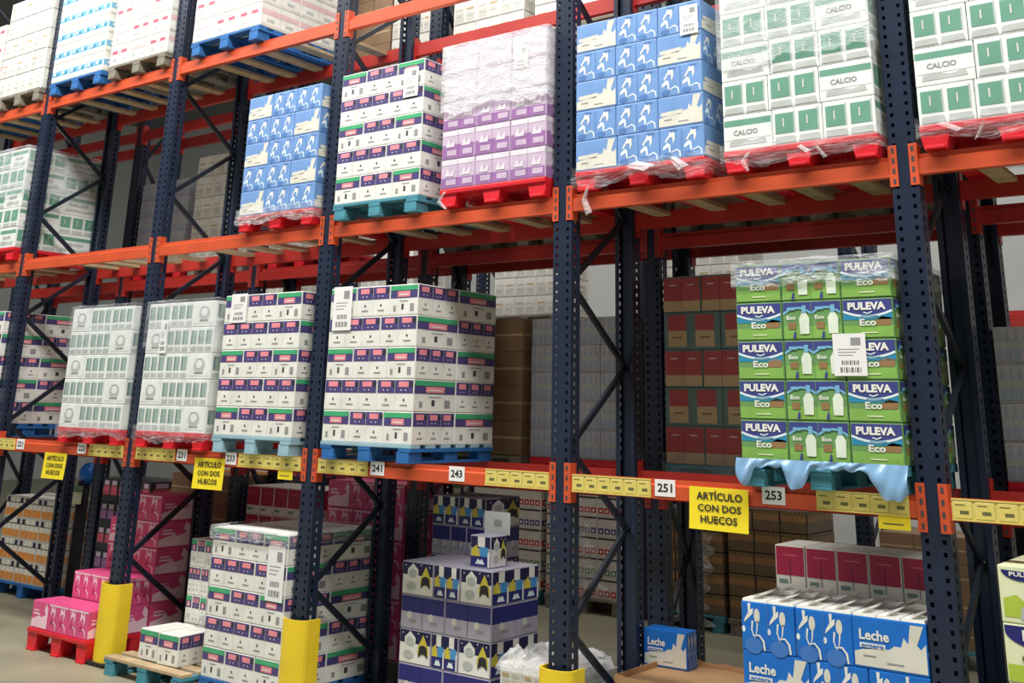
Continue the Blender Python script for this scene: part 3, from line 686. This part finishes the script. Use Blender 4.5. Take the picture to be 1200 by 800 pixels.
def tab(x, z, label):
    m = MB(); m.box(-.07, .07, -.003, 0, -.03, .03, 'sign_yellow', .001); f = Face(); f.rect('olive', .02, .02, .11, .026); f.put(m, (-.07, -.003, -.03), (1, 0, 0), (0, 0, 1), (0, -1, 0), .0006)
    tag(m.build('price_tab', None, (x, -.002, z)), label, 'price tab')
tab(7.63, 1.355, 'small yellow tab under the price strip left of the right post'); tab(3.68, 1.355, 'small yellow tab under the price strip left of the tall stack post')

# pale wooden planks laid across the beams under the pallets
pk = MB(); pk.box(-.05, .05, .045, .72, -.03, -.005, 'pallet_wood', .002); PLANK = pk.mesh('support_plank')
for k in range(-1, 5):
    for z, nm in ((H1, 'middle'), (H2, 'upper')):
        for q in range(0 if (k, nm) == (2, 'upper') else 5):
            o = mobj('support_plank', PLANK, None, (k * W + .3 + q * .337 + rnd.uniform(-.04, .04), 0, z + .045)); o.rotation_euler[2] = rnd.uniform(-.015, .015)
            tag(o, '%s pale wooden plank under pallets, %s level, %s' % (ORD[q], nm, BN[k + 1]), 'plank', 'support planks across the beams')
# ------------------------------------------------------------------ loads on the front rack
B0, B1, B2 = 1.471, 2.99, 4.486    # beam tops
def full(style, X0, X1, Zbeam, layers, lh, desc, color, pdesc, Y=-.05, dp=.79, ph=.112, flip=0, deckcol=None, rows=2):
    pallet(X1 - X0, dp + .01, ph, color, ((X0 + X1) / 2, Y + dp / 2, Zbeam), pdesc, None, deckcol)
    return load(style, X0, X1, Y, dp, Zbeam + ph, layers, lh, desc, desc, flip, rows=rows)
# upper level
full('rosewhite', -1.7, -.9, B2, 4, .2, 'rose striped white drink case, upper level, far left corner', 'pallet_blue', 'blue wooden pallet in the top left corner of the photo')
full('plainwhite', -.86, -.07, B2, 5, .2, 'plain white drink case, upper level, left of first post', 'pallet_greywood', 'grey wooden pallet, upper level, under plain white drink cases left of first post')
full('bluewhite', .1, .93, B2, 5, .18, 'white case with light blue band, upper level', 'pallet_blue', 'blue wooden pallet under the blue banded white cases')
full('rosewhite', 1.03, 1.86, B2, 5, .19, 'rose striped white drink case, upper level, beside blue banded load', 'pallet_greywood', 'grey wooden pallet, upper level, beside the blue banded load')
full('rosewhite', 2.2, 3.04, B2, 5, .19, 'rose striped white drink case, upper level, overhanging blue pallet', 'pallet_blue', 'dark blue wooden pallet under the overhanging rose striped cases', flip=1)
# middle level
full('calcio', -.92, -.1, B1, 5, .185, 'white and green milk case, middle level, leftmost load', 'pallet_red', 'red plastic pallet of the leftmost load, middle level')
full('blue', 3.01, 3.8, B1, 5, .18, 'blue milk case on smaller blue load, third bay', 'pallet_red', 'red plastic pallet under the left blue milk load')
full('wp', 4.0, 4.77, B1, 5, .184, 'white and purple case, middle level load', 'pallet_teal', 'teal wooden pallet, middle level, under white and purple cases', ph=.105)
full('lilac', 4.95, 5.76, B1, 5, .188, 'lilac milk case, wrapped load left of middle post', 'pallet_red', 'red plastic pallet under the lilac load')
full('blue', 5.97, 6.79, B1, 5, .178, 'blue milk case on large load right of middle post', 'pallet_red', 'red plastic pallet under the large blue load right of the middle post', flip=0)
full('calcio', 6.9, 7.705, B1, 6, .19, 'white and green calcium milk case left of right post', 'pallet_red', 'red plastic pallet left of the right post, middle level')
full('calcio', 7.9, 8.71, B1, 6, .19, 'white and green calcium milk case right of right post', 'pallet_red', 'red plastic pallet right of the right post, middle level', flip=1)
# lowest beam level
full('wp', -.86, -.07, B0, 5, .19, 'white and purple case, lowest beam, furthest left', 'pallet_blue', 'blue wooden pallet on the lowest beam at the left edge')
full('palegreen', 1.02, 1.86, B0, 5, .185, 'white and pale green case, load left of second post', 'pallet_red', 'red plastic pallet left of the second post, lowest beam', flip=0)
full('palegreen', 2.06, 2.86, B0, 5, .185, 'white and pale green case, load right of second post', 'pallet_red', 'red plastic pallet right of the second post, lowest beam', flip=1)
full('wp', 2.96, 3.76, B0, 5, .19, 'white and purple case, load left of third post', 'pallet_paleblue', 'pale blue wooden pallet left of the third post', deckcol='pallet_paleblue')
full('wp', 4.04, 4.81, B0, 5, .191, 'white and purple case, big middle load, lowest beam', 'pallet_blue', 'blue wooden pallet under the big purple banded load', ph=.106, deckcol='pallet_paleblue')
full('eco', 6.935, 7.715, B0, 5, .184, 'green eco milk case', 'pallet_teal', 'blue pallet with plastic sheet under the green eco milk', ph=.118)
# loads on the rear rack
R0, R1, R2 = H0 - .035, H1 - .035, H2 - .035
full('kraft', 4.1, 4.85, R0, 4, .225, 'brown cardboard box behind the big white and purple load', 'pallet_greywood', 'grey wooden pallet under brown cardboard boxes on rear rack', Y=1.0, dp=.5)
full('bottles', 4.92, 5.74, R0, 5, .178, 'grey blue bottle pack on rear rack near middle post', 'pallet_red', 'red plastic pallet on rear rack under grey blue bottle packs near middle post', Y=1.0, dp=.5)
full('redtan', 5.94, 6.72, R0, 5, .224, 'red and tan case on rear rack left of eco milk', 'pallet_teal', 'dark teal pallet on rear rack under red and tan cases', Y=1.0, dp=.5)
full('bottles', 7.88, 8.68, R0, 4, .19, 'grey blue bottle pack on rear rack at right edge', 'pallet_red', 'red plastic pallet on rear rack at the right edge', Y=1.0, dp=.5)
full('bottles', .1, .85, R1, 5, .165, 'grey bottle pack on rear rack, middle level, above empty bay', 'pallet_red', 'red plastic pallet on rear rack, middle level, above the empty bay', Y=1.06, dp=.5)
full('plainwhite', .95, 1.75, R1, 5, .2, 'plain white case on rear rack, middle level, above empty bay', 'pallet_greywood', 'grey pallet on rear rack, middle level, under plain white cases', Y=1.06, dp=.5)
full('plainwhite', 2.05, 2.85, R1, 2, .16, 'plain white case in low rear stack behind left blue load', 'pallet_red', 'red plastic pallet on rear rack behind the left blue milk load', Y=1.06, dp=.5)
for q, (x0, x1, nm) in enumerate(((4.05, 4.85, 'purple banded'), (4.95, 5.75, 'lilac'), (6.0, 6.8, 'large blue'), (6.9, 7.7, 'right hand calcium'))):
    full('kraft', x0, x1, R1, 4, .21, 'brown box on rear rack behind %s middle load' % nm, 'pallet_greywood', 'grey pallet on rear rack, middle level, behind the %s load' % nm, Y=1.06, dp=.5)
full('kraft', 2.7, 3.36, R2, 4, .21, 'brown cardboard box high on rear rack above blue load', 'pallet_greywood', 'grey pallet high on rear rack under brown cardboard boxes', Y=1.06, dp=.5)
full('plainwhite', 3.38, 3.8, R2, 4, .21, 'plain white case high on rear rack behind diagonal brace', 'pallet_greywood', 'grey pallet high on rear rack under narrow white stack', Y=1.06, dp=.5)
full('plainwhite', 4.05, 4.75, R2, 4, .2, 'whitish drink case high on rear rack above lilac load', 'pallet_greywood', 'grey pallet high on rear rack above the lilac load', Y=1.06, dp=.5)
full('plainwhite', 4.85, 5.7, R2, 4, .2, 'whitish drink case high on rear rack near middle post', 'pallet_greywood', 'grey pallet high on rear rack near the middle post', Y=1.06, dp=.5, flip=1)

# ------------------------------------------------------------------ ground level, front rack
pallet(.78, .84, .15, 'pallet_red', (1.47, .31, 0), 'red plastic pallet on the floor under pink milk cartons')
load('pink', 1.1, 1.84, -.1, .24, .15, 1, .19, 'pink milk case, front row on red floor pallet', 'pink milk cases on the red floor pallet', rows=1)
load('pink', 1.2, 1.86, .15, .24, .15, 2, .19, 'pink milk case, second row on red floor pallet', 'pink milk cases on the red floor pallet', rows=1, flip=1)
load('pinkone', 1.22, 1.52, .4, .3, .15, 4, .19, 'pink milk case, rear left stack on red floor pallet', 'pink milk cases on the red floor pallet', rows=1)
load('pinktwo', 1.54, 1.86, .4, .3, .15, 5, .19, 'pink milk case, tallest rear stack on red floor pallet', 'pink milk cases on the red floor pallet', rows=1)
pallet(.86, .62, .115, 'pallet_teal', (2.615, .14, 0), 'teal pallet with bare wooden boards on the floor', None, 'pallet_wood')
single('wp', 2.525, .08, .115, .21, .3, .19, 'L', 2, 'left of two white and purple cases on the wooden board pallet')
single('wp', 2.745, .07, .115, .21, .3, .19, 'L', 2, 'right of two white and purple cases on the wooden board pallet', 0, .05)
load('wp', 2.45, 2.68, .26, .2, .115, 4, .185, 'white and purple case, short stack behind wooden pallet cases', 'short stack on the wooden pallet', rows=1)
pallet(.75, .8, .1, 'pallet_blue', (3.445, .345, 0), 'blue wooden pallet under the tall white and purple floor stack')
load('wp', 3.07, 3.815, -.05, .79, .1, 5, .18, 'white and purple case, tall floor stack', 'tall floor stack of white and purple cases')
pallet(.72, .5, .12, 'pallet_blue', (4.775, .6, 0), 'blue wooden pallet under the navy milk cases')
load('navy', 4.42, 5.13, .36, .47, .12, 4, .19, 'navy milk case, front stack', 'front stack of navy milk cases', rows=1)
pallet(.5, .4, .12, 'pallet_blue', (4.43, 1.08, 0), 'blue wooden pallet behind the navy milk cases')
load('navy', 4.2, 4.66, .88, .38, .12, 6, .185, 'navy milk case, taller stack behind', 'taller stack of navy milk cases', rows=1, flip=1)
single('navy', 4.97, .52, .88, .16, .16, .18, 'E', 1, 'single navy milk carton standing on top of the navy stack')
t = thing('price_card_stand', (4.93, .66, .88)); tag(t, 'white price card on a small stand above the navy milk cases', 'price card')
m = MB(); m.box(-.06, .06, -.03, .03, 0, .006, 'darkgrey', .002); m.box(-.006, .006, -.004, .004, 0, .18, 'darkgrey'); m.build('stand', t)
m = MB(); m.box(-.1, .1, -.006, -.004, .17, .3, 'paper_grey'); f = Face(); f.rect('grey', .075, .045, .135, .085); f.put(m, (-.1, -.006, .17), (1, 0, 0), (0, 0, 1), (0, -1, 0), .0008); m.build('card', t)
# low stack under loose white film behind the middle post
pallet(.47, .5, .12, 'pallet_blue', (5.545, .42, 0), 'blue wooden pallet under the low white stack')
load('plainwhite', 5.32, 5.77, .2, .44, .12, 2, .17, 'plain white case under loose film near middle post', 'low white stack near the middle post', rows=1)
def crumpled(x0, x1, y0, y1, z, label, seed=3, hgt=.05):
    rg = random.Random(seed); nx, ny = 22, 16; m = MB(); P = []
    H = [[rg.random() for _ in range(nx + 1)] for _ in range(ny + 1)]
    for j in range(ny + 1):
        for i in range(nx + 1):
            u, v = i / nx, j / ny; e = min(u, 1 - u, v, 1 - v)
            zz = z + .006 + hgt * H[j][i] * min(1, e * 8) + .02 * math.sin(u * 9) * math.sin(v * 7) ** 2 - (.05 if e == 0 else 0)
            P.append((x0 + (x1 - x0) * u + rg.uniform(-.008, .008), y0 + (y1 - y0) * v + rg.uniform(-.008, .008), max(zz, z + .004) if e else z - .04))
    m.tris(P, [(j * (nx + 1) + i, j * (nx + 1) + i + 1, (j + 1) * (nx + 1) + i + 1, (j + 1) * (nx + 1) + i) for j in range(ny) for i in range(nx)], 'film_heavy')
    tag(m.build('stretch_film'), label, 'plastic film')
crumpled(5.3, 5.79, .17, .67, .465, 'crumpled clear film lying over the low white stack')
# opened cardboard tray of blue milk and one blue box on it
pallet(.78, .7, .12, 'pallet_blue', (6.37, .6, 0), 'blue wooden pallet under the open cardboard tray')
load('bluebright', 6.02, 6.72, .3, .6, .12, 2, .16, 'bright blue milk case below the open cardboard tray', 'blue cases below the open cardboard tray')
t = thing('cardboard_tray', (6.37, .6, .442)); tag(t, 'open brown cardboard tray on top of the blue cases', 'tray')
m = MB(); m.box(-.36, .36, -.31, .31, 0, .006, 'cardboard'); m.build('base', t)
for nm, (a, c, e, g2) in (('front_wall', (-.36, .36, -.314, -.308)), ('rear_wall', (-.36, .36, .308, .314)), ('side_wall', (-.364, -.358, -.31, .31)), ('side_wall', (.358, .364, -.31, .31))):
    m = MB(); rg = random.Random(len(nm) + int(a * 100)); K = 12
    if c - a > .1:
        for k in range(K):
            x0, x1 = a + (c - a) * k / K, a + (c - a) * (k + 1) / K; m.box(x0, x1, e, g2, .0, .03 + .008 * rg.random(), 'cardboard')
    else: m.box(a, c, e, g2, 0, .035, 'cardboard')
    m.build(nm, t)
single('bluebright', 6.06, .8, .449, .27, .13, .19, 'L', 2, 'single bright blue milk box standing on the open cardboard tray', 0, .03)
# bright blue floor load with bare carton tops
def topped(style, X0, X1, Y, dp, z, n, depth_n, label, grp):
    """top row of separate drink cartons with folded white top seams"""
CT = {}
def carton_tops(parent_case, wd, d, h, n, rows):
    """parts on a case: the folded white tops of its drink cartons"""
    key = (round(wd / n, 3), round(d / rows, 3))
    if key not in CT:
        a, c = wd / n / 2 - .003, d / rows / 2 - .003; m = MB()
        V = [(-a, -c, 0), (a, -c, 0), (a, c, 0), (-a, c, 0), (-a * .95, -c * .96, .012), (a * .95, -c * .96, .012), (a * .95, c * .96, .012), (-a * .95, c * .96, .012)]
        m.tris(V, [(4, 5, 6, 7), (0, 1, 5, 4), (1, 2, 6, 5), (2, 3, 7, 6), (3, 0, 4, 7)], 'white')
        K = 10
        for k in range(K):
            y0, y1 = -c * .95 + 1.9 * c * k / K, -c * .95 + 1.9 * c * (k + 1) / K; lean = a * .55
            m.tris([(-a * .25, y0, .012), (-a * .1, y0, .012), (lean, y0, .034), (lean - a * .12, y0, .038), (-a * .25, y1 - .003, .012), (-a * .1, y1 - .003, .012), (lean, y1 - .003, .034), (lean - a * .12, y1 - .003, .038)],
                   [(0, 1, 2, 3), (4, 7, 6, 5), (1, 5, 6, 2), (3, 2, 6, 7), (0, 3, 7, 4)], 'white' if k % 2 else 'offwhite')
        CT[key] = m.mesh('carton_top')
    for i in range(n):
        for j in range(rows): mobj('carton_top', CT[key], parent_case, (-wd / 2 + (i + .5) * wd / n, -d / 2 + (j + .5) * d / rows, h))
pallet(.84, .84, .14, 'pallet_blue', (7.305, .41, 0), 'blue wooden pallet under the bright blue floor cases')
bb = load('bluebright', 6.88, 7.73, 0, .46, .14, 4, .205, 'bright blue milk case, floor load below eco milk', 'bright blue floor load', rows=2)
for o, x0, x1, z0, z1, row in bb:
    if z1 > .9: carton_tops(o, x1 - x0 - .006, .225, .205, 2 if x1 - x0 < .3 else 3, 2)
mm = load('maroon', 6.84, 7.64, .5, .3, .14, 5, .205, 'maroon topped drink case behind bright blue floor load', 'maroon cases behind the bright blue load', rows=1)
# omega milk at the right edge
pallet(.84, .81, .15, 'pallet_red', (8.45, .35, 0), 'red plastic pallet on the floor at the right edge')
load('omega', 8.05, 8.85, -.05, .79, .15, 5, .216, 'white and lime milk case, floor stack at right edge', 'white and lime floor stack')
# display goods on the floor of the rear rack
pallet(1.0, .52, .12, 'pallet_blue', (-1.0, 1.27, 0), 'dark blue pallet under orange juice at the left edge')
load('orange', -1.5, -.52, 1.03, .46, .12, 4, .19, 'orange juice pack at the left edge', 'orange juice packs', rows=1)
pallet(.72, .52, .12, 'pallet_greywood', (.46, 1.27, 0), 'grey pallet under the mauve packs left of the pink cartons')
load('violetpack', .1, .82, 1.03, .46, .12, 5, .2, 'mauve food case in the dark left of the pink cartons', 'mauve food cases', rows=1)
pallet(.82, .52, .12, 'pallet_greywood', (1.5, 1.27, 0), 'grey pallet behind the pink milk cartons')
load('kraft', 1.1, 1.86, 1.03, .46, .12, 5, .22, 'brown cardboard box on the floor behind pink cartons', 'brown boxes behind pink cartons', rows=1)
pallet(.82, .52, .12, 'pallet_greywood', (2.5, 1.27, 0), 'grey pallet behind the bare wooden board pallet')
load('maroon', 2.1, 2.9, 1.03, .46, .12, 5, .21, 'dull maroon drink case behind the wooden board pallet', 'dull maroon cases behind wooden pallet', rows=1)
pallet(.82, .52, .12, 'pallet_greywood', (3.4, 1.27, 0), 'grey pallet behind the tall white and purple floor stack')
load('pink', 3.02, 3.8, 1.03, .46, .12, 6, .19, 'pink milk case behind the tall white and purple stack', 'pink milk cases behind the tall stack', rows=1)
# far side of the next aisle
YF = 4.2
for k, (x0, x1, st, ly, lh, ds) in enumerate(((-2.2, -1.3, 'orange', 7, .2, 'orange juice pack across far aisle'), (-1.2, -.36, 'violetpack', 7, .2, 'mauve food case across far aisle'), (-.13, .7, 'maroon', 6, .2, 'maroon drink case across far aisle'), (.75, 1.74, 'redwhite', 7, .19, 'red and white food case across far aisle, behind pink cartons'),
        (1.9, 2.75, 'redwhite', 7, .185, 'red food case across far aisle, behind navy milk'), (2.82, 3.7, 'redwhite', 7, .18, 'red food case across far aisle, beside middle post'), (4.0, 4.72, 'jars', 5, .17, 'dark jar pack across far aisle, under yellow sign'), (4.76, 5.5, 'jars', 5, .18, 'dark jar pack across far aisle, left of maroon'),
        (6.1, 6.9, 'kraft', 4, .2, 'brown cardboard box across far aisle, behind maroon cases'))):
    pallet(x1 - x0, .66, .13, 'pallet_teal' if k % 2 == 0 else 'pallet_greywood', ((x0 + x1) / 2, YF + .3, 0), 'pallet across the far aisle under: ' + ds.replace(' across far aisle', ''))
    load(st, x0, x1, YF, .6, .13, ly, lh, ds, ds, rows=1, flip=k % 2)
for k in range(6):
    X = -2.3 + 2.06 * k
    frame(X, YF + .1, .7, 'far aisle rack frame, %s from the left' % (ORD + ['sixth'])[k])
for k in range(5):
    X = -2.3 + 2.06 * k
    for z, nm in ((2.6, 'low'), (4.2, 'high')):
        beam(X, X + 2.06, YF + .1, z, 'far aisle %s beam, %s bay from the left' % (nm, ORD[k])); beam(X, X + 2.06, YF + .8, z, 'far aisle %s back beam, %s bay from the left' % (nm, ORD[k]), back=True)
    if k < 4:
        pallet(.9, .7, .12, 'pallet_greywood', (X + .6, YF + .45, 2.65), 'far aisle pallet on the low beam, %s bay from the left' % ORD[k])
        load('plainwhite', X + .18, X + 1.02, YF + .12, .6, 2.77, 4, .2, 'pale case on far aisle beam, %s bay' % ORD[k], 'pale cases on far aisle beam', rows=1)

# ------------------------------------------------------------------ small things
def topper(x, Y, z, label):
    t = thing('display_topper', (x, Y, z)); tag(t, label, 'display'); q = .88 if z < .1 else 0.; t.scale = (1, 1, 1) if q else (.4, .4, .4)
    m = MB(); bm = bmesh.new(); bmesh.ops.create_uvsphere(bm, u_segments=20, v_segments=12, radius=1)
    m.tris([(v.co.x * .1, v.co.y * .09, q + .26 + v.co.z * .1) for v in bm.verts], [tuple(v.index for v in f.verts) for f in bm.faces], 'brightblue'); bm.free()
    o = m.build('ball', t)
    for p in o.data.polygons: p.use_smooth = True
    m = MB(); m.box(-.08, .08, -.105, -.1, q, q + .16, 'limepale'); f = Face(); f.rect('packgreen', 0, .1, .16, .16); f.rect('white', .03, .03, .13, .08); f.put(m, (-.08, -.105, q), (1, 0, 0), (0, 0, 1), (0, -1, 0)); m.build('card', t)
    m = MB(); m.box(-.01, .01, -.1, .02, 0, q + .2, 'darkgrey'); m.box(-.06, .06, -.09, .06, 0, .01, 'darkgrey'); m.build('stem', t)
topper(-.21, 1.08, .0, 'blue ball display with pale card left of the second post'); topper(4.3, 1.05, 1.231, 'blue ball display behind the navy milk cases')
# paper labels on the loads
sheet(4.66, 3.86, -.05, .13, .2); sheet(4.16, 2.4, -.05, .17, .28); sheet(7.5, 2.07, -.05, .155, .19); sheet(6.72, 3.88, -.05, .11, .17); sheet(5.57, 3.87, -.05, .1, .14)
sheet(2.28, 2.26, -.05, .09, .24); sheet(3.12, 2.44, -.05, .17, .2); sheet(3.72, .77, -.05, .16, .32); sheet(8.12, 3.96, -.05, .26, .24); sheet(2.3, 5.3, -.05, .2, .2)
# stretch film
film(4.95, 5.76, -.05, .74, 3.64, 4.04, 'film_heavy', 'hazy stretch film around the lilac load', seed=11, tails=[([(5.0, -.07, 3.08), (4.98, -.09, 3.02), (5.03, -.08, 2.97)], .012)])
film(6.9, 7.705, -.05, .74, 3.6, 4.24, 'film_medium', 'hazy stretch film around top of the calcium milk load left of right post', seed=12)
film(6.9, 7.705, -.05, .74, 3.06, 3.13, 'film_thin', 'torn film skirt under the calcium milk load left of right post', False, .01, 13, .05, [([(7.05, -.08, 3.08), (7.03, -.1, 3.03), (7.05, -.09, 2.98)], .012), ([(7.32, -.08, 3.08), (7.38, -.1, 3.04), (7.42, -.1, 3.06), (7.46, -.1, 3.0)], .01)])
film(7.9, 8.71, -.05, .74, 3.06, 3.13, 'film_thin', 'torn film skirt under the calcium milk load right of right post', False, .01, 14, .05, [([(8.0, -.08, 3.1), (8.1, -.11, 3.05), (8.2, -.1, 3.08), (8.16, -.1, 3.0)], .012)])
film(5.97, 6.79, -.05, .74, 3.06, 3.12, 'film_thin', 'torn film skirt under the large blue milk load', False, .014, 15, .07, [([(6.3, -.08, 3.1), (6.2, -.12, 3.07), (6.11, -.13, 3.0), (6.08, -.13, 2.92), (6.11, -.12, 2.84)], .014), ([(6.35, -.07, 3.1), (6.5, -.11, 3.06), (6.62, -.1, 3.1), (6.7, -.12, 3.03)], .03)])
film(3.01, 3.8, -.05, .74, 3.07, 3.14, 'film_medium', 'film skirt under the left blue milk load', False, .01, 16, .04)
film(1.02, 1.86, -.05, .74, 1.56, 1.62, 'film_thin', 'film skirt of the pale green load left of second post', False, .01, 17, .05)
film(2.06, 2.86, -.05, .74, 1.56, 1.62, 'film_thin', 'film skirt of the pale green load right of second post', False, .01, 18, .05)
film(1.02, 1.86, -.05, .74, 2.2, 2.52, 'film_thin', 'thin film around top of pale green load left of second post', True, .006, 19, .01)
film(2.06, 2.86, -.05, .74, 2.2, 2.52, 'film_thin', 'thin film around top of pale green load right of second post', True, .006, 20, .01)
film(-.92, -.1, -.05, .74, 3.6, 4.04, 'film_medium', 'hazy film around the leftmost middle level load', True, .006, 21, .01)
film(6.935, 7.715, -.05, .74, 2.42, 2.52, 'film_medium', 'film folded over top edge of the green eco milk', True, .006, 23, .01)
film(3.07, 3.805, -.05, .74, .95, 1.005, 'film_medium', 'film folded over top of the tall floor stack', True, .008, 24, .01)
film(5.94, 6.72, 1.0, 1.5, 1.46, 1.56, 'film_dim', 'dull film skirt under the red and tan cases', False, .01, 25, .05)
# blue plastic sheet sagging over the pallet of the eco milk
def sagging(x0, x1, Y, z1, seed=5):
    m = MB(); nx, nz = 64, 12; P = []
    for j in range(nz + 1):
        for i in range(nx + 1):
            u = i / nx; hang = .035
            for c, wdt, dpt in ((.05, .08, .12), (.37, .1, .13), (.92, .16, .15)):
                q = abs(u - c) / wdt
                if q < 1: hang = max(hang, dpt * (1 - q ** 2.2))
            z = z1 - hang * j / nz
            P.append((x0 + (x1 - x0) * u, Y - .012 - .02 * math.sin(j / nz * 2.2) * (hang / .1) - .006 * math.sin(i * .9 + j * .5) * math.sin(i * .37), z + .006 * math.sin(i * 1.1) * j / nz))
    m.tris(P, [(j * (nx + 1) + i, j * (nx + 1) + i + 1, (j + 1) * (nx + 1) + i + 1, (j + 1) * (nx + 1) + i) for j in range(nz) for i in range(nx)], 'bluefilm_solid')
    o = m.build('plastic_sheet'); tag(o, 'pale blue plastic sheet sagging over the eco milk pallet', 'plastic sheet')
    for p in o.data.polygons: p.use_smooth = True
sagging(6.92, 7.73, -.062, 1.597)
# loose film hanging in the far aisle and beside the middle post
def rag(x, Y, z0, z1, wd, label, seed):
    rg = random.Random(seed); m = MB(); n, k = 24, 8; P = []
    for j in range(n + 1):
        t = j / n; s = wd * (.5 + .5 * t) * (1 + .3 * math.sin(j * 1.3 + seed))
        for i in range(k + 1):
            u = i / k - .5; P.append((x + .08 * math.sin(t * 3 + seed) + u * s, Y + .05 * math.sin(i * 2.1 + j * .4) * t + rg.uniform(-.008, .008), z1 + (z0 - z1) * t))
    m.tris(P, [(j * (k + 1) + i, j * (k + 1) + i + 1, (j + 1) * (k + 1) + i + 1, (j + 1) * (k + 1) + i) for j in range(n) for i in range(k)], 'film_medium')
    tag(m.build('stretch_film'), label, 'plastic film')
rag(4.5, 4.12, .05, .8, .35, 'loose clear film hanging in front of the dark jars', 2)
rag(3.3, 4.13, .16, 1.0, .4, 'loose shiny film hanging left of the middle post', 4)
